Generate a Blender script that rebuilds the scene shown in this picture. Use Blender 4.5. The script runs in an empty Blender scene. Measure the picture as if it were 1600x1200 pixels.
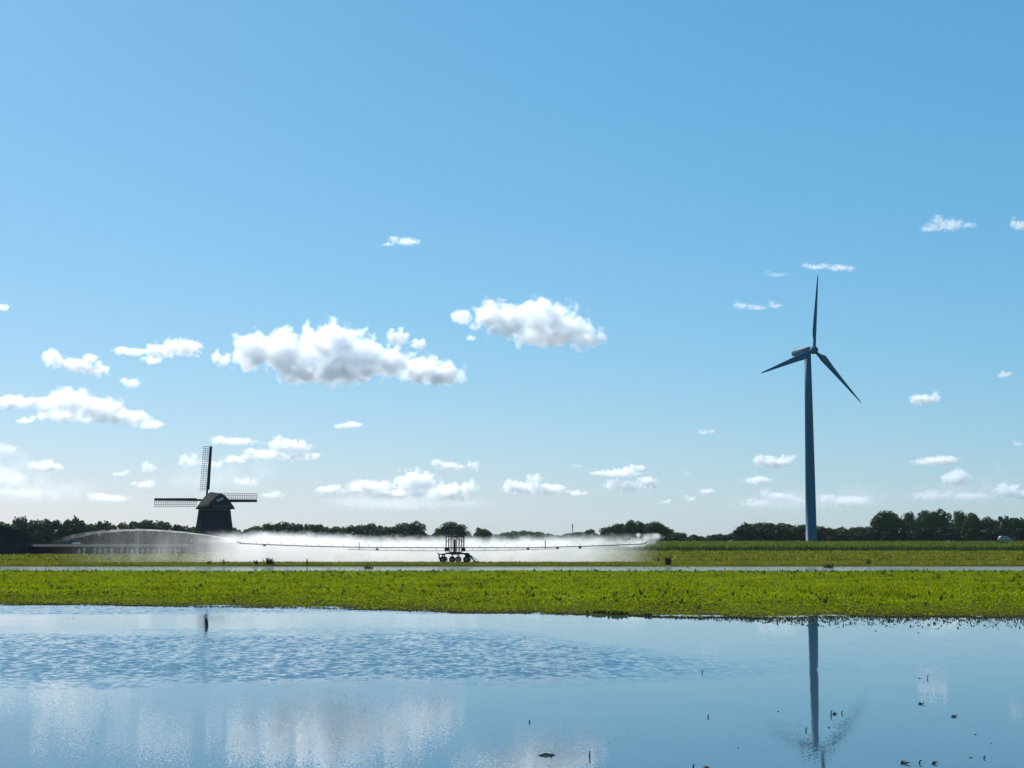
import bpy, bmesh, math, random
import numpy as np
from mathutils import Vector, Matrix, Quaternion

scene = bpy.context.scene
COL = scene.collection
R = math.radians

# ------------------------------------------------------------------ camera
EYE = 1.9                                   # metres above the water
F = 2400.0                                  # focal length in photo pixels (1600 wide)
HORIZON = 846.0
PITCH = math.atan((HORIZON - 600.0) / F)
cam_data = bpy.data.cameras.new('camera')
cam_data.sensor_width = 36.0
cam_data.lens = 36.0 * F / 1600.0
cam_data.clip_start = 0.5
cam_data.clip_end = 200000.0
cam = bpy.data.objects.new('camera', cam_data)
COL.objects.link(cam)
cam.location = (0, 0, EYE)
cam.rotation_euler = (math.pi / 2 + PITCH, 0, 0)
scene.camera = cam
scene.render.resolution_x, scene.render.resolution_y = 1024, 768

# ------------------------------------------------------------------ sky and sun
SUN_AZ, SUN_EL = R(-35.0), R(41.0)          # left of the view direction, behind everything
world = bpy.data.worlds.new('World')
scene.world = world
world.use_nodes = True
wn, wl = world.node_tree.nodes, world.node_tree.links
wn.clear()
sky = wn.new('ShaderNodeTexSky')
sky.sky_type = 'NISHITA'
sky.sun_disc = False
sky.sun_elevation = SUN_EL
sky.sun_rotation = SUN_AZ
sky.altitude = 0.0
sky.air_density = 1.0
sky.dust_density = 0.4
sky.ozone_density = 6.0
# the camera's rendering of the sky: one response curve per colour channel, the same in every direction
sc10 = wn.new('ShaderNodeVectorMath')
sc10.operation = 'SCALE'
sc10.inputs['Scale'].default_value = 0.1
wl.new(sky.outputs['Color'], sc10.inputs[0])
sp3 = wn.new('ShaderNodeSeparateColor')
wl.new(sc10.outputs['Vector'], sp3.inputs[0])
cb3 = wn.new('ShaderNodeCombineColor')
for ch, pw, am in ((0, 1.17, .895), (1, .69, .848), (2, .59, .938)):
    pn = wn.new('ShaderNodeMath')
    pn.operation = 'POWER'
    pn.inputs[1].default_value = pw
    wl.new(sp3.outputs[ch], pn.inputs[0])
    mn = wn.new('ShaderNodeMath')
    mn.operation = 'MULTIPLY'
    mn.inputs[1].default_value = am * 10.0
    wl.new(pn.outputs[0], mn.inputs[0])
    wl.new(mn.outputs[0], cb3.inputs[ch])
bg = wn.new('ShaderNodeBackground')
bg.inputs['Strength'].default_value = 0.076
wo = wn.new('ShaderNodeOutputWorld')
wl.new(cb3.outputs[0], bg.inputs['Color'])
wl.new(bg.outputs['Background'], wo.inputs['Surface'])

sun_data = bpy.data.lights.new('sun', 'SUN')
sun_data.energy = 4.8
sun_data.angle = R(0.53)
sun_data.color = (1.0, 0.95, 0.87)
sun = bpy.data.objects.new('sun', sun_data)
COL.objects.link(sun)
SUN_DIR = Vector((math.sin(SUN_AZ) * math.cos(SUN_EL), math.cos(SUN_AZ) * math.cos(SUN_EL), math.sin(SUN_EL)))
sun.rotation_euler = (-SUN_DIR).to_track_quat('-Z', 'Y').to_euler()

vs = scene.view_settings
vs.view_transform = 'Standard'
vs.look = 'None'
vs.exposure = 0.4
vs.gamma = 1.0
vs.use_curve_mapping = False
cy = scene.cycles
cy.use_denoising = True
cy.max_bounces = 24
cy.volume_bounces = 20
cy.transparent_max_bounces = 24
cy.volume_step_rate = 0.7
cy.sample_clamp_indirect = 8.0

# ------------------------------------------------------------------ helpers
_fw = Vector((0, math.cos(PITCH), math.sin(PITCH)))
_up = Vector((0, -math.sin(PITCH), math.cos(PITCH)))

def at(px, py, Y):
    """The point at ground distance Y that the photo shows at pixel (px, py)."""
    d = Vector((1, 0, 0)) * ((px - 800.0) / F) + _fw + _up * ((600.0 - py) / F)
    t = Y / d.y
    return Vector((0, 0, EYE)) + d * t

def tag(o, label=None, cat=None, group=None, kind=None):
    for k, v in (('label', label), ('category', cat), ('group', group), ('kind', kind)):
        if v:
            o[k] = v
    return o

def link(name, me, mat=None, parent=None, loc=None):
    if mat is not None and not me.materials:
        for m in (mat if isinstance(mat, (list, tuple)) else [mat]):
            me.materials.append(m)
    o = bpy.data.objects.new(name, me)
    COL.objects.link(o)
    if parent is not None:
        o.parent = parent
    if loc is not None:
        o.location = loc
    return o

def empty(name, loc, rz=0.0):
    o = bpy.data.objects.new(name, None)
    o.empty_display_size = 0.2
    COL.objects.link(o)
    o.location = loc
    o.rotation_euler = (0, 0, rz)
    return o

def copy_tree(o, parent=None):
    c = o.copy()
    COL.objects.link(c)
    if parent is not None:
        c.parent = parent
    for ch in list(o.children):
        copy_tree(ch, c)
    return c

class MB:
    """Collects boxes, bars, tubes and loose faces into ONE mesh."""
    def __init__(self):
        self.v, self.f = [], []

    def add(self, vs, fs):
        b = len(self.v)
        self.v += [tuple(p) for p in vs]
        self.f += [tuple(i + b for i in f) for f in fs]
        return self

    def box(self, c, s, rot=None):
        c = Vector(c)
        pts = []
        for z in (-.5, .5):
            for x, y in ((-.5, -.5), (.5, -.5), (.5, .5), (-.5, .5)):
                p = Vector((x * s[0], y * s[1], z * s[2]))
                pts.append(c + (rot @ p if rot is not None else p))
        return self.add(pts, [(3, 2, 1, 0), (4, 5, 6, 7), (0, 1, 5, 4), (1, 2, 6, 5), (2, 3, 7, 6), (3, 0, 4, 7)])

    def tube(self, pts, radii, n=8, caps=True, squash=None):
        pts = [Vector(p) for p in pts]
        if not hasattr(radii, '__len__'):
            radii = [radii] * len(pts)
        rings = []
        for i, p in enumerate(pts):
            a = pts[max(i - 1, 0)]
            b = pts[min(i + 1, len(pts) - 1)]
            t = (b - a).normalized()
            ref = Vector((0, 0, 1)) if abs(t.z) < 0.9 else Vector((0, 1, 0))
            u = t.cross(ref).normalized()
            w = t.cross(u).normalized()
            for k in range(n):
                an = 2 * math.pi * k / n
                rings.append(p + (u * math.cos(an) + w * math.sin(an)) * radii[i])
        fs = []
        for i in range(len(pts) - 1):
            for k in range(n):
                a = i * n + k
                b = i * n + (k + 1) % n
                fs.append((a, b, b + n, a + n))
        if caps:
            fs.append(tuple(range(n - 1, -1, -1)))
            fs.append(tuple((len(pts) - 1) * n + k for k in range(n)))
        return self.add(rings, fs)

    def lathe(self, prof, n=24, axis='z', c=(0, 0, 0)):
        c = Vector(c)
        vs, fs = [], []
        for r, h in prof:
            for k in range(n):
                a = 2 * math.pi * k / n
                p = (r * math.cos(a), r * math.sin(a), h)
                if axis == 'y':
                    p = (p[0], p[2], p[1])
                elif axis == 'x':
                    p = (p[2], p[0], p[1])
                vs.append(c + Vector(p))
        for i in range(len(prof) - 1):
            for k in range(n):
                a, b = i * n + k, i * n + (k + 1) % n
                fs.append((a, b, b + n, a + n))
        if prof[0][0] > 1e-6:
            fs.append(tuple(range(n - 1, -1, -1)))
        if prof[-1][0] > 1e-6:
            fs.append(tuple((len(prof) - 1) * n + k for k in range(n)))
        return self.add(vs, fs)

    def mesh(self, name, smooth=False):
        me = bpy.data.meshes.new(name)
        me.from_pydata(self.v, [], self.f)
        bm = bmesh.new()
        bm.from_mesh(me)
        bmesh.ops.recalc_face_normals(bm, faces=bm.faces)
        bm.to_mesh(me)
        bm.free()
        if smooth:
            me.polygons.foreach_set('use_smooth', [True] * len(me.polygons))
        me.update()
        return me

    def build(self, name, mat, parent=None, smooth=False, loc=None):
        return link(name, self.mesh(name, smooth), mat, parent, loc)

def quads_mesh(name, V, mat_index=None):
    """V: (n,4,3) array -> one mesh of n loose quads."""
    n = len(V)
    me = bpy.data.meshes.new(name)
    me.vertices.add(n * 4)
    me.vertices.foreach_set('co', np.ascontiguousarray(V, dtype=np.float32).reshape(-1))
    me.loops.add(n * 4)
    me.loops.foreach_set('vertex_index', np.arange(n * 4, dtype=np.int32))
    me.polygons.add(n)
    me.polygons.foreach_set('loop_start', np.arange(0, n * 4, 4, dtype=np.int32))
    if mat_index is not None:
        me.polygons.foreach_set('material_index', np.asarray(mat_index, dtype=np.int32))
    me.update(calc_edges=True)
    me.validate()
    return me

# ------------------------------------------------------------------ materials
def new_mat(name):
    m = bpy.data.materials.new(name)
    m.use_nodes = True
    m.node_tree.nodes.clear()
    return m, m.node_tree.nodes, m.node_tree.links

def nd(n, kind, **kw):
    x = n.new(kind)
    for k, v in kw.items():
        if k in x.inputs.keys():
            x.inputs[k].default_value = v
        else:
            setattr(x, k, v)
    return x

def mth(n, l, op, a, b=None, clamp=False):
    x = n.new('ShaderNodeMath')
    x.operation = op
    x.use_clamp = clamp
    for i, v in enumerate((a, b)):
        if v is None:
            continue
        if isinstance(v, (int, float)):
            x.inputs[i].default_value = v
        else:
            l.new(v, x.inputs[i])
    return x.outputs[0]

def plain(name, col, rough=0.6, noise=0.25, scale=3.0, spec=0.3, metal=0.0, bump=0.0):
    """A paint / wood / metal with uneven colour."""
    m, n, l = new_mat(name)
    out = n.new('ShaderNodeOutputMaterial')
    p = n.new('ShaderNodeBsdfPrincipled')
    tc = n.new('ShaderNodeTexCoord')
    tx = nd(n, 'ShaderNodeTexNoise', Scale=scale, Detail=4.0)
    l.new(tc.outputs['Object'], tx.inputs['Vector'])
    cr = n.new('ShaderNodeMapRange')
    cr.inputs['From Min'].default_value = 0.3
    cr.inputs['From Max'].default_value = 0.7
    cr.inputs['To Min'].default_value = 1 - noise
    cr.inputs['To Max'].default_value = 1 + noise
    l.new(tx.outputs['Fac'], cr.inputs['Value'])
    mx = n.new('ShaderNodeVectorMath')
    mx.operation = 'SCALE'
    mx.inputs[0].default_value = col[:3]
    l.new(cr.outputs['Result'], mx.inputs['Scale'])
    l.new(mx.outputs['Vector'], p.inputs['Base Color'])
    p.inputs['Roughness'].default_value = rough
    p.inputs['Metallic'].default_value = metal
    p.inputs['Specular IOR Level'].default_value = spec
    if bump:
        b = nd(n, 'ShaderNodeBump', Strength=0.6, Distance=bump)
        l.new(tx.outputs['Fac'], b.inputs['Height'])
        l.new(b.outputs['Normal'], p.inputs['Normal'])
    l.new(p.outputs['BSDF'], out.inputs['Surface'])
    return m
# ------------------------------------------------------------------ terrain
rng = np.random.default_rng(7)
SHORE_X = np.array([-400, -60, -15.8, -7.5, 0, 3.3, 6.4, 13, 40, 400.])
SHORE_Y = np.array([60, 52, 47.3, 45.0, 41.3, 39.6, 38.9, 39.6, 43, 60.])

def smooth(a, b, x):
    t = np.clip((x - a) / (b - a), 0, 1)
    return t * t * (3 - 2 * t)

def shore(x):
    x = np.asarray(x, float)
    return np.interp(x, SHORE_X, SHORE_Y) + 0.22 * np.sin(x * 0.9) + 0.13 * np.sin(x * 2.3 + 1.7) + 0.07 * np.sin(x * 5.1 + .4)

def wob(x, y):
    return (np.sin(x * .31 + y * .17) + np.sin(x * .83 - y * .29 + 2.1) + np.sin(x * 1.9 + y * 1.3 + .6) * .6) / 2.6

def ground_z(x, y):
    x = np.asarray(x, float)
    y = np.asarray(y, float)
    s = shore(x)
    z = np.where(y < s, -0.3 * smooth(0, 6, s - y), 0.12 * smooth(0, 7.0, y - s))
    bank = 0.018 * wob(x * 2, y * 2)
    z = z + np.where((y > s - 1) & (y < 290), bank, 0)
    near = smooth(90.6, 92.0, y) * (1 - smooth(117.5, 119.0, y))       # the flooded track
    z = z - near * 0.22
    ratio = x / np.maximum(np.abs(y), 30)
    dike = smooth(-0.05, 0.03, ratio)
    rise = 0.55 * smooth(287, 292, y) + 1.13 * smooth(292, 388, y)
    soft = 0.9 * smooth(300, 460, y)
    dell = np.exp(-((x + 64.0) / 55.0) ** 2) * smooth(222, 285, y) * (1 - smooth(370, 430, y))
    z = z + dike * rise + (1 - dike) * soft - (1 - dike) * dell * (1.22 + soft)
    return z

def gz(x, y):
    return float(ground_z(np.array([x]), np.array([y]))[0])

def spaced(parts):
    out = []
    for a, b, st in parts:
        out.append(np.arange(a, b, st))
    return np.concatenate(out)

gx_half = np.concatenate([np.arange(0, 45, .75), np.arange(45, 160, 3.0), np.geomspace(160, 4000, 34)])
gxs = np.concatenate([-gx_half[:0:-1], gx_half])
gys = np.concatenate([np.arange(-30, 30, 5.0), np.arange(30, 56, .4), np.arange(56, 89, 1.5), np.arange(89, 120, .5),
                      np.arange(120, 284, 3.0), np.arange(284, 296, 1.0), np.arange(296, 470, 6.0), np.geomspace(470, 4000, 30)])
GX, GY = np.meshgrid(gxs, gys)
GZ = ground_z(GX, GY)
nx_, ny_ = len(gxs), len(gys)
me = bpy.data.meshes.new('ground')
co = np.stack([GX, GY, GZ], -1).reshape(-1, 3).astype(np.float32)
idx = np.arange(nx_ * ny_).reshape(ny_, nx_)
quads = np.stack([idx[:-1, :-1], idx[:-1, 1:], idx[1:, 1:], idx[1:, :-1]], -1).reshape(-1, 4)
me.vertices.add(len(co))
me.vertices.foreach_set('co', co.reshape(-1))
me.loops.add(quads.size)
me.loops.foreach_set('vertex_index', quads.reshape(-1).astype(np.int32))
me.polygons.add(len(quads))
me.polygons.foreach_set('loop_start', np.arange(0, quads.size, 4, dtype=np.int32))
me.polygons.foreach_set('use_smooth', np.ones(len(quads), dtype=bool))
me.update(calc_edges=True)

def ramp(n, l, fac, stops):
    r = n.new('ShaderNodeValToRGB')
    el = r.color_ramp.elements
    while len(el) < len(stops):
        el.new(0.5)
    for e, (p, c) in zip(el, stops):
        e.position = p
        e.color = (*c, 1)
    l.new(fac, r.inputs['Fac'])
    return r.outputs['Color']

gm, n, l = new_mat('field_soil')
out = n.new('ShaderNodeOutputMaterial')
p = n.new('ShaderNodeBsdfPrincipled')
p.inputs['Roughness'].default_value = 0.9
p.inputs['Specular IOR Level'].default_value = 0.0
geo = n.new('ShaderNodeNewGeometry')
sep = n.new('ShaderNodeSeparateXYZ')
l.new(geo.outputs['Position'], sep.inputs[0])
no1 = nd(n, 'ShaderNodeTexNoise', Scale=0.35, Detail=6.0, Roughness=.6)
l.new(geo.outputs['Position'], no1.inputs['Vector'])
no2 = nd(n, 'ShaderNodeTexNoise', Scale=4.0, Detail=4.0, Roughness=.6)
l.new(geo.outputs['Position'], no2.inputs['Vector'])
mixn = mth(n, l, 'ADD', mth(n, l, 'MULTIPLY', no1.outputs['Fac'], .55), mth(n, l, 'MULTIPLY', no2.outputs['Fac'], .45))
near_c = ramp(n, l, mixn, [(.36, (.03, .028, .008)), (.5, (.055, .072, .008)), (.64, (.085, .11, .012))])
row_c = ramp(n, l, mixn, [(.36, (.05, .045, .01)), (.52, (.085, .085, .012)), (.66, (.11, .13, .015))])
far_c = ramp(n, l, mixn, [(.36, (.04, .07, .012)), (.52, (.07, .10, .018)), (.66, (.10, .12, .03))])
def blend(fac, a, b):
    m = n.new('ShaderNodeMix')
    m.data_type = 'RGBA'
    l.new(fac, m.inputs['Factor'])
    l.new(a, m.inputs['A'])
    l.new(b, m.inputs['B'])
    return m.outputs['Result']
def step_(val, a, b):
    m = n.new('ShaderNodeMapRange')
    m.inputs['From Min'].default_value = a
    m.inputs['From Max'].default_value = b
    l.new(val, m.inputs['Value'])
    return m.outputs['Result']
c = blend(step_(sep.outputs['Y'], 118, 120), near_c, row_c)
c = blend(step_(sep.outputs['Y'], 284, 290), c, far_c)
mud = n.new('ShaderNodeRGB')
mud.outputs[0].default_value = (.035, .03, .018, 1)
wet = step_(sep.outputs['Z'], .045, .0)                 # drowned soil is bare mud
c = blend(wet, c, mud.outputs[0])
l.new(c, p.inputs['Base Color'])
bp = nd(n, 'ShaderNodeBump', Strength=.7, Distance=.08)
l.new(no2.outputs['Fac'], bp.inputs['Height'])
l.new(bp.outputs['Normal'], p.inputs['Normal'])
l.new(p.outputs['BSDF'], out.inputs['Surface'])
tag(link('ground', me, gm), kind='structure')

# ------------------------------------------------------------------ water
def water_material(name, base, windy):
    m, n, l = new_mat(name)
    out = n.new('ShaderNodeOutputMaterial')
    p = n.new('ShaderNodeBsdfPrincipled')
    p.inputs['Base Color'].default_value = base
    p.inputs['Roughness'].default_value = 0.022 if windy else 0.09
    p.inputs['IOR'].default_value = 1.40 if windy else 1.2
    geo = n.new('ShaderNodeNewGeometry')
    sep = n.new('ShaderNodeSeparateXYZ')
    l.new(geo.outputs['Position'], sep.inputs[0])
    def mrange(v, a, b, c_=0.0, d_=1.0, sm=True):
        m = n.new('ShaderNodeMapRange')
        m.interpolation_type = 'SMOOTHSTEP' if sm else 'LINEAR'
        for k, x in (('From Min', a), ('From Max', b), ('To Min', c_), ('To Max', d_)):
            m.inputs[k].default_value = x
        l.new(v, m.inputs['Value'])
        return m.outputs['Result']
    # breeze patches: where the wind roughens the surface (long streaks across the water)
    mp = n.new('ShaderNodeMapping')
    mp.inputs['Scale'].default_value = (.16, .42, 1)
    l.new(geo.outputs['Position'], mp.inputs['Vector'])
    big = nd(n, 'ShaderNodeTexNoise', Scale=1.0, Detail=7.0, Roughness=.68)
    l.new(mp.outputs['Vector'], big.inputs['Vector'])
    wob_ = mth(n, l, 'MULTIPLY', mth(n, l, 'SUBTRACT', big.outputs['Fac'], .5), 9.0)
    yy = mth(n, l, 'ADD', sep.outputs['Y'], wob_)
    xx = sep.outputs['X']
    hi = mrange(xx, -1.0, 4.0, 34.2, 25.6)
    lo = mrange(xx, -1.0, 4.0, 19.8, 21.8)
    up_edge = mth(n, l, 'DIVIDE', mth(n, l, 'SUBTRACT', hi, yy), 3.6, clamp=True)
    dn_edge = mth(n, l, 'DIVIDE', mth(n, l, 'SUBTRACT', yy, lo), 3.2, clamp=True)
    band = mth(n, l, 'MULTIPLY', up_edge, dn_edge)
    band = mth(n, l, 'MULTIPLY', band, mrange(xx, 0.0, 6.5, 1.0, .12))
    band2 = mth(n, l, 'MULTIPLY', mrange(yy, 40.0, 42.0), mrange(xx, -3.0, 2.0, 1.0, 0.0))
    breeze = mth(n, l, 'MAXIMUM', band, mth(n, l, 'MULTIPLY', band2, .8))
    # slopes of the surface, straight from noise
    def slopes(sx, sy, det):
        m = n.new('ShaderNodeMapping')
        m.inputs['Scale'].default_value = (sx, sy, 1)
        l.new(geo.outputs['Position'], m.inputs['Vector'])
        t = nd(n, 'ShaderNodeTexNoise', Scale=1.0, Detail=det, Roughness=.55)
        l.new(m.outputs['Vector'], t.inputs['Vector'])
        s = n.new('ShaderNodeVectorMath')
        s.operation = 'SUBTRACT'
        s.inputs[1].default_value = (.5, .5, .5)
        l.new(t.outputs['Color'], s.inputs[0])
        return s.outputs['Vector']
    def scaled(v, k):
        s = n.new('ShaderNodeVectorMath')
        s.operation = 'SCALE'
        l.new(v, s.inputs[0])
        if isinstance(k, (int, float)):
            s.inputs['Scale'].default_value = k
        else:
            l.new(k, s.inputs['Scale'])
        return s.outputs['Vector']
    def vadd(a, b):
        s = n.new('ShaderNodeVectorMath')
        s.operation = 'ADD'
        l.new(a, s.inputs[0])
        if isinstance(b, tuple):
            s.inputs[1].default_value = b
        else:
            l.new(b, s.inputs[1])
        return s.outputs['Vector']
    # only the wave faces turned towards the viewer show at so flat an angle, so the slopes lean that way
    def lean(v, kx, ky, off):
        s = n.new('ShaderNodeVectorMath')
        s.operation = 'MULTIPLY_ADD'
        s.inputs[1].default_value = (kx, ky, 0)
        s.inputs[2].default_value = (0, off, 0)
        l.new(v, s.inputs[0])
        return s.outputs['Vector']
    rip = vadd(lean(slopes(8.5, 5.0, 4.0), .12, .46, -.042), lean(slopes(2.2, 1.0, 3.0), .04, .12, 0))
    lim = n.new('ShaderNodeVectorMath')
    lim.operation = 'MINIMUM'
    lim.inputs[1].default_value = (1, .012, 1)
    l.new(rip, lim.inputs[0])
    rip = lim.outputs['Vector']
    calm = vadd(scaled(lean(slopes(90.0, 22.0, 1.0), .032, .050, 0), mrange(xx, -3.0, 3.0, 1.0, .42)), lean(slopes(1.1, .8, 2.0), .004, .007, 0))
    nrm = vadd(scaled(rip, breeze), calm) if windy else scaled(calm, .35)
    mk = n.new('ShaderNodeVectorMath')
    mk.operation = 'MULTIPLY'
    mk.inputs[1].default_value = (1, 1, 0)
    l.new(nrm, mk.inputs[0])
    nz = vadd(mk.outputs['Vector'], (0, 0, 1))
    nn_ = n.new('ShaderNodeVectorMath')
    nn_.operation = 'NORMALIZE'
    l.new(nz, nn_.inputs[0])
    l.new(nn_.outputs['Vector'], p.inputs['Normal'])
    if windy:
        l.new(p.outputs['BSDF'], out.inputs['Surface'])
    else:                                               # muddy diffuse colour mixed in to mute the mist's bright reflection
        df = nd(n, 'ShaderNodeBsdfDiffuse', Color=(.17, .20, .17, 1))
        ms = n.new('ShaderNodeMixShader')
        l.new(mrange(big.outputs['Fac'], .3, .7, .4, .8), ms.inputs['Fac'])
        l.new(p.outputs['BSDF'], ms.inputs[1])
        l.new(df.outputs['BSDF'], ms.inputs[2])
        l.new(ms.outputs['Shader'], out.inputs['Surface'])
    return m

wm = water_material('flood_water', (.035, .08, .115, 1), True)
dm = water_material('ditch_water', (.10, .13, .11, 1), False)
def sheet(name, x0, x1, y0, y1, z, mat):
    me = bpy.data.meshes.new(name)
    me.from_pydata([(x0, y0, z), (x1, y0, z), (x1, y1, z), (x0, y1, z)], [], [(0, 1, 2, 3)])
    return tag(link(name, me, mat), kind='structure')
sheet('pond_water', -400, 400, -30, 62, 0.0, wm)
sheet('ditch_water', -400, 400, 89.5, 120.5, 0.0, dm)

# ------------------------------------------------------------------ low crops and grass
def leaf_mat(name, stops, trans=.45, rough=.5):
    m, n, l = new_mat(name)
    out = n.new('ShaderNodeOutputMaterial')
    geo = n.new('ShaderNodeNewGeometry')
    t = nd(n, 'ShaderNodeTexNoise', Scale=0.28, Detail=4.0, Roughness=.6)
    l.new(geo.outputs['Position'], t.inputs['Vector'])
    f = mth(n, l, 'ADD', mth(n, l, 'MULTIPLY', t.outputs['Fac'], .70), mth(n, l, 'MULTIPLY', geo.outputs['Random Per Island'], .30))
    col = ramp(n, l, f, stops)
    d = n.new('ShaderNodeBsdfPrincipled')
    d.inputs['Roughness'].default_value = rough
    d.inputs['Specular IOR Level'].default_value = .03
    tr = n.new('ShaderNodeBsdfTranslucent')
    mx = n.new('ShaderNodeMixShader')
    mx.inputs['Fac'].default_value = trans
    l.new(col, d.inputs['Base Color'])
    l.new(col, tr.inputs['Color'])
    l.new(d.outputs['BSDF'], mx.inputs[1])
    l.new(tr.outputs['BSDF'], mx.inputs[2])
    l.new(mx.outputs['Shader'], out.inputs['Surface'])
    return m

def tufts(name, px, py, h, w, leaves, lean, mat, kind='stuff', z0=None):
    """Leaf blades: each plant a fan of narrow quads, tapering to the tip."""
    k = len(px)
    X = np.repeat(px, leaves)
    Y = np.repeat(py, leaves)
    Z = np.repeat(ground_z(px, py) if z0 is None else np.full(k, z0), leaves) - .01
    H = np.repeat(h, leaves) * rng.uniform(.6, 1.1, k * leaves)
    W = np.repeat(w, leaves) * rng.uniform(.7, 1.3, k * leaves)
    a = rng.uniform(0, 2 * np.pi, k * leaves)
    b = a + np.pi / 2 + rng.uniform(-.5, .5, k * leaves)
    ln = rng.uniform(.15, 1.0, k * leaves) * lean * H
    base = np.stack([X + np.cos(a) * .02, Y + np.sin(a) * .02, Z], -1)
    tip = base + np.stack([np.cos(a) * ln, np.sin(a) * ln, H], -1)
    side = np.stack([np.cos(b), np.sin(b), np.zeros_like(b)], -1) * W[:, None] * .5
    V = np.stack([base - side, base + side, tip + side * .45, tip - side * .45], 1)
    return tag(link(name, quads_mesh(name, V), mat), kind=kind)

def scatter(count, y0, y1, spread=.46):
    # even density over a widening wedge of ground
    y = np.sqrt(rng.uniform(y0 ** 2, y1 ** 2, count))
    return rng.uniform(-spread, spread, count) * y, y

crop_green = leaf_mat('crop_leaves', [(.3, (.12, .135, .001)), (.5, (.205, .27, .001)), (.7, (.30, .37, .004))], .55)
crop_dark = leaf_mat('weed_leaves', [(.3, (.02, .04, .008)), (.5, (.035, .07, .012)), (.7, (.06, .10, .015))], .35)
x, y = scatter(125000, 37, 91.2)
s = shore(x)
edge = rng.uniform(0, 1, len(x)) < smooth(-.3, 2.5, y - s) * .6 + .4
keep = (y > s - .05) & edge
x, y = x[keep], y[keep]
hh = .028 + .085 * smooth(0, 22, y - shore(x)) * (0.85 + .45 * wob(x * .7, y * .5))
tufts('crop', x, y, hh, np.full(len(x), .040), 4, 1.4, crop_green)
x, y = scatter(1700, 42, 91.4)
keep = y > shore(x) + 5 * rng.uniform(.5, 2, len(y))
x, y = x[keep], y[keep]
tufts('weeds', x, y, rng.uniform(.07, .17, len(x)) * (1 + .5 * smooth(65, 91, y)), np.full(len(x), .05), 5, .9, crop_dark)
# sparse drowned stalks in the shallows at the right, and along the water's edge
reed = leaf_mat('drowned_stalks', [(.3, (.02, .03, .012)), (.5, (.05, .06, .02)), (.7, (.10, .10, .05))], .3)
x = rng.uniform(3, 24, 5200)
off = rng.exponential(1.0, 5200)
y = shore(x) - off * smooth(2.5, 9, x) * 1.7
keep = off < 3.2
x, y = x[keep], y[keep]
tufts('drowned_stalks', x, y, rng.uniform(.012, .05, len(x)) , np.full(len(x), .035), 2, 1.2, reed, z0=0.0)
x = rng.uniform(-25, 25, 3000)
y = shore(x) + rng.normal(0, .22, 3000)
tufts('shore_grass', x, y, rng.uniform(.015, .05, 3000), np.full(3000, .03), 3, 1.2, reed, z0=0.0)

# crop rows of the field beyond the flooded track
row_green = leaf_mat('row_crop_leaves', [(.3, (.085, .095, .006)), (.5, (.17, .20, .010)), (.7, (.30, .32, .03))], .5)
X, Y, H = [], [], []
yr = 119.3
k = 0
while yr < 284:
    tall = 146 < yr < 150 or 160 < yr < 162.7 or 183 < yr < 187 or 226 < yr < 236 or 262 < yr < 268
    bare = 136 < yr < 144.5 or 172 < yr < 182 or 212 < yr < 223
    m = int(yr * .92 / (.25 if tall else 2.2 if bare else .5))
    X.append(rng.uniform(-.46, .46, m) * yr)
    Y.append(yr + rng.normal(0, .12, m))
    H.append(np.full(m, .28 if tall else .08 if bare else .13) * rng.uniform(.6, 1.3, m) * (1 if yr > 136 else .7))
    yr += 1.1 if yr < 136 else 2.0
    k += 1
X, Y, H = map(np.concatenate, (X, Y, H))
tufts('row_crop', X, Y, H, np.full(len(X), .10), 4, 1.0, row_green)
# tall dark growth at the toe of the dike, and rough grass over it
x, y = scatter(1500, 92, 118)
tufts('ditch_sedge', x, y, rng.uniform(.02, .075, len(x)) * (.5 + wob(x * .4, y * .3) + .3).clip(.15, 1.3), np.full(len(x), .06), 3, 1.2, row_green, z0=0.0)
x, y = scatter(700, 86, 91)
tufts('weeds', x, y, rng.uniform(.10, .22, len(x)), np.full(len(x), .045), 4, .6, crop_dark)
x, y = scatter(9000, 285.5, 290)
keep = x / y > -.04
x, y = x[keep], y[keep]
tufts('ditch_reeds', x, y, rng.uniform(.45, .95, len(x)), np.full(len(x), .16), 2, .35, crop_dark)
dike_green = leaf_mat('dike_grass', [(.3, (.05, .085, .008)), (.5, (.11, .15, .012)), (.7, (.18, .20, .03))], .5)
x, y = scatter(52000, 290, 396)
keep = x / y > -.04
x, y = x[keep], y[keep]
tufts('dike_grass', x, y, rng.uniform(.12, .34, len(x)), np.full(len(x), .22), 2, .8, dike_green)
# ------------------------------------------------------------------ trees
bark = plain('bark', (.035, .028, .02), .9, .3, 2.0, .1)
fol = [leaf_mat('foliage_deep', [(.3, (0.0233, 0.0495, 0.0124)), (.5, (0.0389, 0.0759, 0.0174)), (.72, (0.0648, 0.1094, 0.0223))], .25),
       leaf_mat('foliage_mid', [(.3, (0.0286, 0.0583, 0.0149)), (.5, (0.0518, 0.0905, 0.0199)), (.72, (0.0842, 0.1312, 0.0248))], .3),
       leaf_mat('foliage_olive', [(.3, (0.0362, 0.0525, 0.0174)), (.5, (0.0622, 0.0817, 0.0248)), (.72, (0.0972, 0.1166, 0.0347))], .3)]

under = leaf_mat('undergrowth', [(.3, (.010, .018, .008)), (.5, (.016, .028, .010)), (.72, (.025, .04, .012))], .15)

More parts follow.
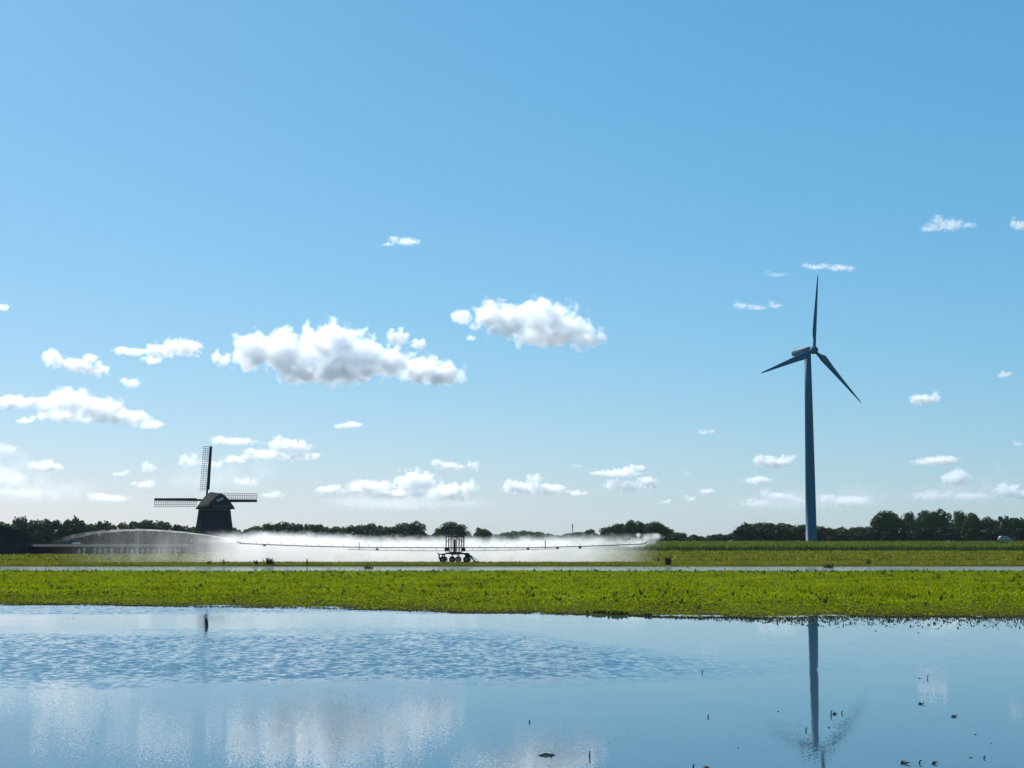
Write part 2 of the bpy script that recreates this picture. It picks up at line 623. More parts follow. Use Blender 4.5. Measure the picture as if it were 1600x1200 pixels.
def crown_mesh(name, seed, count, lobes, low, mat, leaf=(.035, .075)):
    """Leaf clumps through several lobes; the whole fits a unit box standing on z = 0."""
    r = np.random.default_rng(seed)
    V = []
    L = []
    for k in range(lobes):
        a = 2 * math.pi * k / lobes + r.uniform(-.5, .5)
        d = r.uniform(.16, .32)
        rad = r.uniform(.18, .28)
        L.append((d * math.cos(a), d * math.sin(a), r.uniform(low + rad * .6, .96 - rad), rad))
    L.append((r.uniform(-.1, .1), 0, .74, .25))
    L.append((r.uniform(-.1, .1), r.uniform(-.1, .1), .55, .30))
    L.append((r.uniform(-.1, .1), r.uniform(-.1, .1), max(low + .2, .3), .28))
    tot = sum(q[3] ** 2 for q in L)
    for (cx, cyy, cz, rad) in L:
        m = int(count * rad ** 2 / tot)
        d = r.normal(size=(m, 3))
        d /= np.linalg.norm(d, axis=1)[:, None]
        rr = rad * (r.uniform(.25, 1.0, m) ** .45) * (1 + .22 * np.sin(d[:, 0] * 5 + seed) * np.sin(d[:, 2] * 6 + d[:, 1] * 4))
        c = np.array([cx, cyy, cz]) + d * rr[:, None] * np.array([1, 1, .92])
        sz = r.uniform(*leaf, m)
        nrm_ = d + r.normal(size=(m, 3)) * .7
        nrm_ /= np.linalg.norm(nrm_, axis=1)[:, None]
        ref = r.normal(size=(m, 3))
        u = np.cross(nrm_, ref)
        u /= np.linalg.norm(u, axis=1)[:, None]
        w = np.cross(nrm_, u)
        u = u * (sz * r.uniform(.6, 1.1, m))[:, None] * .5
        w = w * sz[:, None] * .5
        V.append(np.stack([c - u * .6 - w, c + u - w * .4, c + u * .5 + w, c - u + w * .5], 1))
    V = np.concatenate(V)
    V[:, :, 2] = np.maximum(V[:, :, 2], low * .6)
    me = quads_mesh(name, V)
    me.materials.append(mat)
    return me

def trunk_mesh(seed):
    r = random.Random(seed)
    b = MB()
    top = (r.uniform(-.03, .03), r.uniform(-.03, .03), .62)
    b.tube([(0, 0, -.03), (.008, 0, .12), (r.uniform(-.02, .02), 0, .35), top], [.036, .028, .022, .008], 7)
    for k in range(5):
        a = k * 1.3 + r.uniform(-.3, .3)
        z = r.uniform(.22, .45)
        e = (math.cos(a) * .24, math.sin(a) * .24, z + r.uniform(.15, .3))
        mid = (e[0] * .5, e[1] * .5, z + (e[2] - z) * .4)
        b.tube([(0, 0, z), mid, e], [.016, .012, .004], 5)
    me = b.mesh('trunk', True)
    me.materials.append(bark)
    return me

CROWNS = [crown_mesh('crown', 11 + k, 1700, 8, .02 + .04 * (k % 3), fol[k % 3], (.07, .14)) for k in range(7)]
FINE = [crown_mesh('crown', 61 + k, 4600, 11, .04, fol[(0, 0, 1)[k % 3]], (.035, .075)) for k in range(3)]
BARE = crown_mesh('crown', 90, 260, 8, .3, fol[2], (.02, .045))
LOW = [crown_mesh('crown', 31 + k, 1500, 8, .0, under, (.09, .16)) for k in range(3)]
TRUNKS = [trunk_mesh(k) for k in range(4)]

trand = random.Random(5)
def tree(px, top, wpx, Y, label, group=None, cat='tree', name='tree', crown=None, sink=0.0):
    p = at(px, top, Y)
    z = gz(p.x, Y) - sink
    h = p.z - z
    w = wpx / F * Y
    e = empty(name, (p.x, Y, z), trand.uniform(0, 6.28))
    tag(e, label, cat, group)
    k = trand.randrange(len(CROWNS))
    if crown == 'low':
        crown = LOW[k % 3]
    cm = crown or CROWNS[k]
    t = link('trunk', TRUNKS[k % 4], None, e)
    c = link('crown', cm, None, e)
    # the prototypes are about 0.95 wide and 1 high
    w *= 1.18
    c.scale = (w / .92, w / .92 * trand.uniform(.85, 1.1), h / .985)
    t.scale = (h * .8, h * .8, h)
    return e

_o1 = 'first second third fourth fifth sixth seventh eighth ninth tenth eleventh twelfth thirteenth fourteenth fifteenth sixteenth seventeenth eighteenth nineteenth'.split()
ORD = _o1 + ['twentieth'] + ['twenty-' + w for w in _o1[:9]] + ['thirtieth'] + ['thirty-' + w for w in _o1[:9]] + ['fortieth']
def belt(x0, x1, prof, Y, step_px, wid, label, group, **kw):
    xs, ys = zip(*prof)
    x = x0
    k = 0
    while x < x1:
        top = float(np.interp(x, xs, ys)) + trand.uniform(-1.2, 1.8)
        tree(x, top, wid * trand.uniform(.85, 1.25), Y * trand.uniform(.97, 1.04), label % ORD[k], group, **kw)
        k += 1
        x += step_px * trand.uniform(.8, 1.2)

LEFT = [(-60, 812), (0, 815), (12, 818), (28, 806), (38, 806), (50, 811), (70, 811), (82, 808), (95, 812), (105, 809), (118, 806), (130, 813), (145, 818), (165, 814), (180, 820), (200, 813),
        (215, 815), (235, 810), (250, 814), (270, 817), (290, 822), (312, 824)]
belt(-50, 318, LEFT, 430, 13, 24, '%s dark tree from the left in the tall belt between barn and windmill', 'trees between the barn and the windmill')
belt(-50, 318, [(a, b + 9) for a, b in LEFT], 405, 17, 28, '%s low bushy tree from the left, fronting the belt between barn and windmill', 'low trees before the left belt', sink=.2, crown='low')
tree(366, 824, 16, 520, 'small rounded tree showing just right of the windmill body')
tree(378, 830, 16, 540, 'lowest bush in the gap right of the windmill', None, 'bush', 'bush')
BANK = [(386, 828), (400, 822), (420, 818), (440, 815), (452, 814), (464, 816), (480, 820), (500, 819), (520, 822), (540, 822), (560, 818), (580, 817), (595, 820), (612, 822)]
belt(390, 618, BANK, 470, 11, 22, '%s bushy tree from the windmill in the unbroken belt to its right', 'trees in the belt right of the windmill')
belt(384, 690, [(384, 836), (420, 828), (640, 828), (670, 835), (690, 836)], 450, 16, 26, '%s low shrubby tree from the windmill, fronting the belt to its right', 'low trees before the middle belt', crown='low')
tree(632, 815, 22, 455, 'left half of the tall rounded pair at the end of the belt', 'rounded pair at the end of the belt', crown=FINE[0])
tree(648, 813, 28, 452, 'right and taller half of the rounded pair at the end of the belt', 'rounded pair at the end of the belt', crown=FINE[1])
tree(683, 824, 15, 460, 'narrow tree standing just left of the irrigation machine', crown=FINE[2])
tree(697, 818, 22, 440, 'tree behind the left masts of the irrigation machine', 'trees behind the irrigation machine', crown=FINE[1])
tree(706, 813, 24, 445, 'tallest tree behind the irrigation machine', 'trees behind the irrigation machine', crown=FINE[0])
tree(720, 818, 24, 438, 'tree behind the right masts of the irrigation machine', 'trees behind the irrigation machine', crown=FINE[2])
tree(747, 823, 15, 465, 'left crown of the small dark pair just right of the irrigation machine', crown=FINE[2])
tree(757, 825, 19, 463, 'right crown of the small dark pair just right of the irrigation machine', crown=FINE[0])
belt(668, 780, [(668, 836), (780, 838)], 640, 12, 20, '%s low tree from the left, far behind the irrigation machine', 'hazy low trees behind the irrigation machine')
belt(775, 950, [(770, 838), (785, 831), (800, 830), (818, 829), (840, 831), (860, 834), (880, 836), (900, 832), (912, 831), (935, 834), (950, 837)], 1500, 8, 19,
     '%s pale tree from the left in the distant belt right of the irrigation machine', 'distant bluish belt of trees')
tree(923, 826, 17, 800, 'dark rounded tree rising from the low distant belt, right of the mast')
CLUMP = [(953, 822), (962, 817), (972, 817), (985, 811), (1000, 813), (1012, 817), (1022, 813), (1034, 819), (1046, 826), (1058, 831)]
for i, (a, b) in enumerate(CLUMP):
    tree(a, b, 23, 420 + 6 * (i % 3), ORD[i] + ' tall dark tree from the left in the rounded clump behind the plume', 'rounded clump of trees behind the spray plume', crown=FINE[i % 3])
belt(955, 1064, [(955, 832), (1064, 838)], 412, 13, 24, '%s low tree from the left at the foot of the rounded clump', 'low trees at the foot of the clump', crown='low')
belt(1064, 1156, [(1062, 832), (1075, 839), (1085, 834), (1098, 839), (1112, 836), (1125, 834), (1140, 834), (1156, 826)], 470, 10, 19,
     '%s low tree from the rounded clump in the thin belt towards the turbine', 'thin belt left of the turbine')
tree(1152, 820, 20, 462, 'thin half bare tree at the left end of the turbine belt', crown=BARE)
RB = [(1160, 816), (1175, 817), (1190, 816), (1205, 815), (1222, 817), (1240, 818), (1258, 818), (1275, 819), (1288, 824), (1305, 825), (1322, 823), (1340, 821), (1365, 822)]
belt(1163, 1368, RB, 455, 12, 24, '%s dark tree from the left in the even belt behind the turbine foot', 'trees behind the foot of the turbine')
belt(1160, 1370, [(a, b + 9) for a, b in RB], 432, 17, 28, '%s low bush from the left, fronting the belt behind the turbine foot', 'bushes before the turbine belt', cat='bush', name='bush', crown='low')
TALL = [(1382, 795, 32, 'leftmost of the tall trees at right, broad crown'), (1398, 800, 28, 'tall tree tucked behind the leftmost of the tall trees at right'),
        (1424, 798, 24, 'small crowned tall tree in the gap left of the middle tall trees'), (1446, 795, 30, 'tall middle tree at right, left one of two'),
        (1466, 794, 32, 'tall middle tree at right, right one of two'), (1502, 796, 30, 'tall tree right of the sky gap in the right hand group'),
        (1519, 799, 28, 'tall tree with rounded shoulder beside the one at the sky gap'), (1540, 806, 28, 'shorter tree closing the right hand group above the car')]
for i, (a, b, w, lab) in enumerate(TALL):
    tree(a, b, w, 428 + 5 * (i % 3), lab, 'tall trees at the right', crown=FINE[i % 3])
belt(1368, 1560, [(1368, 824), (1560, 822)], 418, 13, 28, '%s low dark bush from the left under the tall trees at right', 'bushes under the tall right hand trees', cat='bush', name='bush', crown='low')
belt(1558, 1680, [(1558, 812), (1570, 807), (1590, 807), (1612, 808), (1680, 812)], 440, 12, 26, '%s dark tree from the left in the even belt behind the car', 'trees behind the car')
belt(1556, 1680, [(1556, 824), (1680, 822)], 422, 14, 28, '%s low dark bush from the left behind the car', 'bushes behind the car', cat='bush', name='bush', crown='low')
# ------------------------------------------------------------------ windmill
thatch = plain('dark_thatch', (.016, .022, .028), .95, .35, 1.6, .05, bump=.08)
cap_thatch = plain('cap_thatch', (.04, .036, .032), .95, .35, 1.2, .05, bump=.08)
tar_wood = plain('tarred_wood', (.02, .018, .018), .8, .3, 2.0, .1)
lath_wood = plain('lath_wood', (.05, .055, .06), .8, .2, 2.0, .1)
green_paint = plain('green_paint', (.03, .11, .085), .5, .2, 2.0, .3)
pale_wood = plain('pale_wood', (.42, .40, .36), .7, .15, 2.0, .2)

MY = 330.0
mb0 = at(334.3, 846, MY)
mz = gz(mb0.x, MY)
mill = empty('windmill', (mb0.x, MY, mz))
tag(mill, 'dark thatched windmill with four lattice sails standing still', 'windmill')
def mz_at(py):
    return at(334, py, MY).z - mz
ppm = F / MY
prof = []
for py, half in ((795.5, 23.6), (803, 24.4), (812, 25.6), (824, 27.3), (836, 28.9), (846, 30.4), (868, 34.0)):
    prof.append((half / ppm / math.cos(math.pi / 8) ** .5, mz_at(py)))
prof.append((prof[-1][0] * 1.03, -0.3))
prof = prof[::-1]
b = MB().lathe(prof, 8)
b.build('body', thatch, mill).rotation_euler = (0, 0, R(14))
kz = mz_at(795.5)
b = MB().lathe([(3.30, kz - .32), (3.42, kz - .32), (3.42, kz + .02), (3.30, kz + .02)], 24)
b.build('curb_ring', green_paint, mill)
# a door and two small windows in the body, set into the thatch
for az, zc, w_, h_, nm in ((-78, 1.2, 1.1, 2.2, 'door'), (-60, 5.6, .55, .7, 'window'), (-118, 5.4, .55, .7, 'window')):
    rr = np.interp(zc, [q[1] for q in prof], [q[0] for q in prof]) * math.cos(math.pi / 8)
    d_ = MB().box((0, 0, 0), (.34, w_, h_)).build(nm, tar_wood if nm == 'door' else lath_wood, mill, loc=(math.cos(R(az)) * rr, math.sin(R(az)) * rr, zc))
    d_.rotation_euler = (0, 0, R(az))
# the cap turns with its sails: +Y of the head is the way the sails face
MYAW = R(33.0)
head = MB()
secs = []
for t in np.linspace(-1, 1, 13):
    w = 3.95 * (1 - .20 * t * t) * (1 - .22 * max(t - .35, 0))
    hgt = 3.25 + .45 * smooth(-1, .6, np.array(t)) - (.55 * max(t - .72, 0) / .28)
    yv = 3.7 * t
    sec = []
    for k in range(13):
        u = -1 + 2 * k / 12
        sec.append((w * u, yv, float(hgt) * (1 - abs(u) ** 1.45)))
    secs.append(sec)
vs_ = [p for s in secs for p in s]
fs_ = []
for i in range(12):
    for k in range(12):
        a = i * 13 + k
        fs_.append((a, a + 1, a + 14, a + 13))
    fs_.append((i * 13, (i + 1) * 13, (i + 1) * 13 + 12, i * 13 + 12))
fs_.append(tuple(12 * 13 + k for k in range(13)))
fs_.append(tuple(12 - k for k in range(13)))
head.add(vs_, fs_)
cap = head.build('cap', cap_thatch, mill, True, (0, 0, kz))
cap.rotation_euler = (0, 0, MYAW)
# rear gable of the cap: boarded recess, green sill beam, pale hood
g = MB()
g.add([(-2.1, -3.74, .25), (2.1, -3.74, .25), (1.55, -3.74, 1.5), (.6, -3.74, 2.35), (-.6, -3.74, 2.35), (-1.55, -3.74, 1.5),
       (-2.1, -3.66, .25), (2.1, -3.66, .25), (1.55, -3.66, 1.5), (.6, -3.66, 2.35), (-.6, -3.66, 2.35), (-1.55, -3.66, 1.5)],
      [(0, 1, 2, 3, 4, 5), (11, 10, 9, 8, 7, 6)] + [(k, (k + 1) % 6, (k + 1) % 6 + 6, k + 6) for k in range(6)])
g.build('gable_board', tar_wood, cap)
MB().box((.1, -3.86, .55), (4.3, .22, .22)).build('gable_beam', green_paint, cap)
MB().box((-.35, -3.84, 1.95), (1.5, .2, .55), Matrix.Rotation(R(-22), 3, 'Y')).build('gable_hood', pale_wood, cap)
# shaft and sails
TILT = R(9.0)
hub_l = Vector((0, 4.55, mz_at(780.8) - kz))
rotm = Matrix.Rotation(TILT, 4, 'X')
sh = MB()
sh.tube([(0, -1.6, 0), (0, .35, 0)], .36, 12)
sh.box((0, .12, 0), (1.0, .7, 1.0))
shaft = sh.build('wind_shaft', tar_wood, mill)
SHM = Matrix.Translation((0, 0, kz)) @ Matrix.Rotation(MYAW, 4, 'Z') @ Matrix.Translation(hub_l) @ rotm
shaft.matrix_local = SHM
def sail_meshes():
    Ls = 11.75
    s = MB()
    s.tube([(0, .12, 0.2), (0, .12, Ls)], [.24, .13], 4)
    stock = s.mesh('stock')
    lb = MB()
    lb.add([(.05, .04, 2.3), (.46, -.10, 2.3), (.42, -.06, Ls), (.05, .04, Ls), (.05, .10, 2.3), (.46, -.04, 2.3), (.42, 0, Ls), (.05, .10, Ls)],
           [(0, 1, 2, 3), (7, 6, 5, 4), (0, 4, 5, 1), (1, 5, 6, 2), (2, 6, 7, 3), (3, 7, 4, 0)])
    board = lb.mesh('leading_board')
    g = MB()
    z = 2.15
    nb = 24
    for k in range(nb):
        zz = z + (Ls - .1 - z) * k / (nb - 1)
        tw = .30 * (1 - (zz - z) / (Ls - z))            # the lattice is set at a steeper angle near the hub
        g.tube([(.1, .12, zz), (-1.48, .12 + tw * 1.4, zz)], .05, 4)
    for q in (.30, .66, 1.0):
        pts = []
        for zz in np.linspace(z, Ls - .1, 6):
            tw = .30 * (1 - (zz - z) / (Ls - z))
            pts.append((-1.48 * q, .12 + tw * 1.4 * q + .03, zz))
        g.tube(pts, .034, 4)
    return stock, board, g.mesh('sail_lattice')
stock_me, board_me, latt_me = sail_meshes()
stock_me.materials.append(tar_wood)
board_me.materials.append(tar_wood)
latt_me.materials.append(lath_wood)
for k in range(4):
    sl = link('sail', stock_me, None, mill)
    sl.matrix_local = SHM @ Matrix.Rotation(R(-.8) + k * math.pi / 2, 4, 'Y')
    link('leading_board', board_me, None, sl)
    tag(link('sail_lattice', latt_me, None, sl), kind='stuff')

# ------------------------------------------------------------------ wind turbine
tshade = plain('turbine_shade_blue', (.006, .105, .172), .6, .10, .35, .1)  # dark blue of the shaded side put into the colour; paint itself is lighter
tgrey = plain('turbine_grey', (.05, .11, .15), .5, .15, .6, .3)
TY = 400.0
tb = at(1267.8, 847, TY)
tz = gz(tb.x, TY)
turb = empty('wind_turbine', (tb.x, TY, tz))
tag(turb, 'tall three bladed wind turbine on the dike, blue grey from shade', 'wind turbine')
q = F / TY
top_p = at(1264.3, 553, TY)
th = top_p.z - tz
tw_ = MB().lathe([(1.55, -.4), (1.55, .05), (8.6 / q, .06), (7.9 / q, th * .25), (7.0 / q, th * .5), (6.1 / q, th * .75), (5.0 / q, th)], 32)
tw_.build('tower', tshade, turb, True)
MB().box((0, 0, -.12), (4.4, 4.4, .5)).build('foundation', plain('concrete', (.2, .2, .18), .9, .15, 1.0), turb)
MB().box((.35, -1.40, 1.6), (.85, .12, 2.0)).build('door', tgrey, turb)
view = Vector((tb.x, TY, 0)).normalized()
rgt = Vector((view.y, -view.x, 0))
ax = (rgt * .705 - view * .709).normalized()
tilt = R(4.0)
axis = Vector((ax.x * math.cos(tilt), ax.y * math.cos(tilt), math.sin(tilt)))
side = Vector((0, 0, 1)).cross(ax).normalized()
upv = axis.cross(side).normalized()
# head frame: X = side, Y = towards the rotor, Z = up
HM = Matrix((( -side.x, axis.x, upv.x, 0), (-side.y, axis.y, upv.y, 0), (-side.z, axis.z, upv.z, 0), (0, 0, 0, 1)))
HM = Matrix.Translation((0, 0, th)) @ HM
nb = MB()
secs = []
for yv, w, lo, hi in ((-5.2, .72, .15, 1.25), (-5.0, .85, .02, 1.40), (-1.0, .95, -.25, 1.55), (1.0, .92, -.30, 1.52), (1.5, .75, -.1, 1.35)):
    ring = []
    for k in range(16):
        a = 2 * math.pi * k / 16
        ca, sa = math.cos(a), math.sin(a)
        sx = math.copysign(abs(ca) ** .3, ca)
        sz = math.copysign(abs(sa) ** .3, sa)
        ring.append((w * sx, yv, (lo + hi) / 2 + (hi - lo) / 2 * sz))
    secs.append(ring)
nb.add([p for s in secs for p in s], [(i * 16 + k, i * 16 + (k + 1) % 16, (i + 1) * 16 + (k + 1) % 16, (i + 1) * 16 + k) for i in range(4) for k in range(16)]
       + [tuple(range(15, -1, -1)), tuple(64 + k for k in range(16))])
nac = nb.build('nacelle', tgrey, turb, True)
nac.matrix_local = HM @ Matrix.Translation((0, 0, .22))
vn = MB()
vn.tube([(0, -4.4, 1.35), (0, -4.4, 2.15)], .04, 6)
vn.box((0, -4.4, 2.15), (.5, .06, .06))
vn.build('wind_vane', tgrey, nac)
HUB_Y, HUB_Z = 2.45, .62
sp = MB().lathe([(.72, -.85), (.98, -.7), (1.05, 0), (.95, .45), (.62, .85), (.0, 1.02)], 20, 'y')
spin = sp.build('hub', tshade, turb, True)
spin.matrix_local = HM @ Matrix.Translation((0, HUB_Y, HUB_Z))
def blade_mesh():
    BL = 20.8
    st = [(.7, .42, .42, 0), (1.6, .42, .40, 0), (2.6, .62, .32, 24), (3.6, .95, .24, 20), (5.2, .90, .19, 14), (8, .72, .14, 9), (12.5, .50, .09, 5), (16.8, .32, .06, 2), (20, .17, .035, 0), (BL, .06, .02, 0)]
    V, Fc = [], []
    for (r_, hc, ht, twd) in st:
        c0 = 0.0 if hc < .45 and r_ < 2 else hc * .55 - .18          # the trailing side bulges
        for k in range(12):
            a = 2 * math.pi * k / 12
            x = hc * math.cos(a) + c0
            y = ht * math.sin(a) * (1 if r_ < 2 else (1 - .35 * math.cos(a)))
            ct, sn = math.cos(R(twd)), math.sin(R(twd))
            V.append((x * ct - y * sn, x * sn + y * ct, r_))
    for i in range(len(st) - 1):
        for k in range(12):
            Fc.append((i * 12 + k, i * 12 + (k + 1) % 12, (i + 1) * 12 + (k + 1) % 12, (i + 1) * 12 + k))
    Fc.append(tuple(range(11, -1, -1)))
    Fc.append(tuple((len(st) - 1) * 12 + k for k in range(12)))
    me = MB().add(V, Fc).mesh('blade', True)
    me.materials.append(tshade)
    return me
bme = blade_mesh()
BLADE_SIGN = 1.0
for k in range(3):
    bl = link('blade', bme, None, turb)
    bl.matrix_local = HM @ Matrix.Translation((0, HUB_Y, HUB_Z)) @ Matrix.Rotation(BLADE_SIGN * (R(-9) - k * 2 * math.pi / 3), 4, 'Y')
# ------------------------------------------------------------------ irrigation machine with its long spray boom
steel = plain('dark_steel', (.018, .024, .03), .55, .25, 6.0, .3)
tyre_m = plain('tyre_rubber', (.012, .012, .014), .85, .2, 8.0, .2)
rim_m = plain('rim_paint', (.22, .20, .17), .6, .2, 8.0, .3)
hose_m = plain('boom_pipe', (.03, .035, .045), .5, .2, 5.0, .3)
IY = 132.5
IC = at(711, 878, IY)
IZ = gz(IC.x, IY)
IP = F / IY
irr = empty('irrigation_machine', (IC.x, IY, IZ))
tag(irr, 'dark wheeled irrigation machine with tall masts and a very long spray boom', 'irrigation machine')
def q_(px, py, dy=0.0):
    return Vector(((px - 711) / IP, dy, (878 - py) / IP))
def bar(name, pts, r, mat=steel, parent=irr, n=6):
    return MB().tube(pts, r, n).build(name, mat, parent)
def boxpx(name, x0, y0, x1, y1, dy=0.0, dep=.5, mat=steel, parent=irr):
    a, b_ = q_(x0, y1), q_(x1, y0)
    return MB().box(((a.x + b_.x) / 2, dy, (a.z + b_.z) / 2), (b_.x - a.x, dep, b_.z - a.z)).build(name, mat, parent)
rad = .275
wheel_me = MB().lathe([(.10, -.09), (.24, -.10), (rad - .015, -.075), (rad, 0), (rad - .015, .075), (.24, .10), (.10, .09)], 20, 'y').mesh('wheel', True)
rim_me = MB().lathe([(.0, -.118), (.12, -.118), (.135, -.105), (.135, .105), (.12, .118), (.0, .118)], 14, 'y').mesh('rim')
for me_, mm in ((wheel_me, tyre_m), (rim_me, rim_m)):
    me_.materials.append(mm)
for wx, dy in ((692.2, -.55), (707, -.6), (715.6, .65), (728.8, -.55), (694, .75), (730.5, .7)):
    w_ = link('wheel', wheel_me, None, irr, (q_(wx, 878).x, dy, rad - .01))
    link('rim', rim_me, None, w_)
    sg = 1 if dy < 0 else -1
    MB().box((q_(wx, 878).x, dy + .17 * sg, .52), (.10, .08, .52)).box((q_(wx, 878).x, dy + .10 * sg, .33), (.08, .22, .08)).build('fork', steel, irr)
for dy in (-.42, .42):
    bar('chassis_beam', [q_(689, 865.5, dy), q_(694, 865.6, dy), q_(698, 863.8, dy), q_(724, 864.2, dy), q_(731, 866.5, dy), q_(734.5, 867, dy)], [.05, .06, .075, .08, .075, .06])
for cx_ in (693, 706, 717, 730):
    MB().box((q_(cx_, 0).x, 0, q_(0, 865).z), (.10, 1.3, .10)).build('cross_member', steel, irr)
boxpx('hitch_plate', 685.6, 865, 687.6, 872.5, -.3, .35)
bar('hitch_bar', [q_(683.5, 863.6, -.3), q_(687, 865, -.3), q_(692, 866, -.3)], .045)
boxpx('engine_box', 726.5, 863.2, 732.5, 868.5, -.1, .7)
bar('drawbar', [q_(731, 868, -.3), q_(735.5, 868.8, -.3), q_(740.5, 875, -.3), q_(744, 877.3, -.3), q_(749, 877.2, -.3)], [.07, .075, .07, .07, .05])
bar('hydraulic_ram', [q_(731.5, 864, -.3), q_(741.5, 871.4, -.3), q_(748.5, 876.8, -.3)], [.022, .035, .02])
boxpx('skid_foot', 741.5, 876.4, 749.5, 878.2, -.3, .5)
# central turntable and pump column
boxpx('pump_column', 708.2, 842, 712.2, 866, 0, .45)
boxpx('turntable', 703.5, 861.5, 720, 864.2, 0, 1.0)
boxpx('valve_rack', 695, 854.6, 702.3, 860.8, -.15, .5)
boxpx('valve_rack', 721.5, 855.3, 727, 860.6, -.15, .5)
bar('brace', [q_(702, 861, -.1), q_(708, 866, -.1)], .05)
bar('brace', [q_(722, 861, -.1), q_(714, 866, -.1)], .05)
for mx_, r_, ytop in ((697, .055, 824.5), (701, .05, 825), (706, .05, 826), (713.6, .045, 824.6), (718.2, .05, 826), (721.4, .055, 824.5), (724.6, .06, 824.5), (703.5, .03, 832), (716, .03, 831)):
    bar('mast', [q_(mx_, 861, -.05), q_(mx_, ytop, -.05)], [r_, r_ * .85])
bar('top_bar', [q_(689.5, 824.6, -.05), q_(731.5, 824.6, -.05)], .045)
bar('upper_brace', [q_(697, 838, -.05), q_(725, 838, -.05)], .035)
bar('upper_brace', [q_(697, 846, -.05), q_(725, 832, -.05)], .03)
bar('upper_brace', [q_(697, 832, -.05), q_(725, 846, -.05)], .03)
LB = [(378, 848.6), (400, 849.6), (440, 851.2), (480, 852.8), (520, 853.8), (560, 854.6), (600, 855.0), (650, 855.1), (697, 855.2)]
RBm = [(725, 855.2), (770, 855.2), (800, 855.2), (840, 854.8), (880, 853.8), (920, 852.6), (960, 851.2), (1004, 849.4)]
LL = [(545, 857.8), (580, 858.8), (640, 859.6), (697, 860.2)]
RLm = [(725, 860.0), (780, 859.2), (830, 858.0), (868, 856.6)]
riser_me = MB().tube([(0, 0, 0), (0, 0, .16)], .014, 5).lathe([(.0, .15), (.035, .155), (.035, .19), (.0, .2)], 8).mesh('nozzle')
riser_me.materials.append(hose_m)
bar('boom_center', [q_(697, 855.2, -.1), q_(725, 855.2, -.1)], .055, hose_m, irr)
for pts, low in ((LB, LL), (RBm, RLm)):
    arm = bar('boom_arm', [q_(a, b_, -.1) for a, b_ in pts], .042, hose_m, irr)
    bar('lower_pipe', [q_(a, b_, -.1) for a, b_ in low], .025, hose_m, arm)
    xs_, ys_ = zip(*pts)
    lx, ly = zip(*low)
    st = pts[0][0] + 5
    while st < pts[-1][0]:
        yv = float(np.interp(st, xs_, ys_))
        link('nozzle', riser_me, None, arm, q_(st, yv, -.1))
        if lx[0] + 4 < st < lx[-1] - 2:
            yl = float(np.interp(st + 8, lx, ly))
            bar('stay', [q_(st + 8, float(np.interp(st + 8, xs_, ys_)), -.1), q_(st + 8, yl, -.1)], .014, hose_m, arm)
        st += 19.4
    for bx, by in ((590, 857.4), (415, 851)) if pts is LB else ((824, 857), (870, 855.5), (905, 854.8)):
        boxpx('valve_box', bx - 2.0, by - 1.3, bx + 2.2, by + 1.7, -.1, .2, hose_m, arm)
    for ux, u0, u1 in ((562, 846.5, 859),) if pts is LB else ((851, 844, 857.5),):
        bar('upright', [q_(ux, u1, -.1), q_(ux, u0, -.1)], .035, hose_m, arm)
    ex = pts[0] if pts is LB else pts[-1]
    sgn = -1 if pts is LB else 1
    bar('end_gun', [q_(*ex, -.1), q_(ex[0] + sgn * 3, ex[1] - 1.6, -.1), q_(ex[0] + sgn * 6, ex[1] - 3.2, -.1)], [.05, .05, .03], hose_m, arm)
bar('strut', [q_(378.5, 848.6, -.1), q_(378.5, 845.2, -.1)], .03, hose_m, irr)

# ------------------------------------------------------------------ farm buildings at the left
board = plain('black_boards', (.02, .024, .03), .8, .3, 1.0, .15)
roof_m = plain('barn_roof', (.014, .016, .02), .9, .3, .8, .05)
sheet_m = plain('white_sheet', (.75, .75, .72), .5, .08, .6, .3)
grey_roof = plain('pale_grey_roof', (.30, .32, .33), .6, .12, .5, .3)
BY = 212.0
def wp(px, py, Y):
    return at(px, py, Y)
bz = gz(at(0, 860, BY).x, BY)
apx, apy = -52, 809.5
x_r = at(38.5, 860, BY).x
x_l = at(-142.5, 860, BY).x
xm = (x_r + x_l) / 2
eave = at(0, 834.0, BY).z - bz
ridge = at(0, 809.5, BY).z - bz
hw = (x_r - x_l) / 2
barn = empty('barn', (xm, BY, bz))
barn.rotation_euler = (0, 0, R(19))
tag(barn, 'black boarded barn with sloping roof at the left edge of the field', 'barn')
L_ = 14.0
wm_ = MB().add([(-hw, 0, -.3), (hw, 0, -.3), (hw, 0, eave), (0, 0, ridge - .1), (-hw, 0, eave), (-hw, L_, -.3), (hw, L_, -.3), (hw, L_, eave), (0, L_, ridge - .1), (-hw, L_, eave)],
               [(0, 1, 2, 3, 4), (9, 8, 7, 6, 5), (1, 6, 7, 2), (0, 4, 9, 5)])
wm_.build('wall', board, barn)
sl = (ridge - eave) / hw
for sg in (-1, 1):
    o_ = .4
    pts = [(0, -.35, ridge + .02), (sg * (hw + o_), -.35, eave - sl * o_ + .02), (sg * (hw + o_), L_ + .35, eave - sl * o_ + .02), (0, L_ + .35, ridge + .02)]
    up_ = [(a, b_, c_ + .16) for a, b_, c_ in pts]
    MB().add(pts + up_, [(0, 1, 2, 3), (7, 6, 5, 4), (0, 4, 5, 1), (1, 5, 6, 2), (2, 6, 7, 3), (3, 7, 4, 0)]).build('roof', roof_m, barn)
    MB().tube([(0, -.40, ridge + .02), (sg * (hw + o_), -.40, eave - sl * o_ + .02)], .07, 4).build('barge_board', lath_wood, barn)
for k in range(28):
    MB().box((-hw + (k + .5) * 2 * hw / 28, -.025, (eave - .3) / 2), (2 * hw / 28 - .03, .05, eave + .2)).build('board', board, barn)
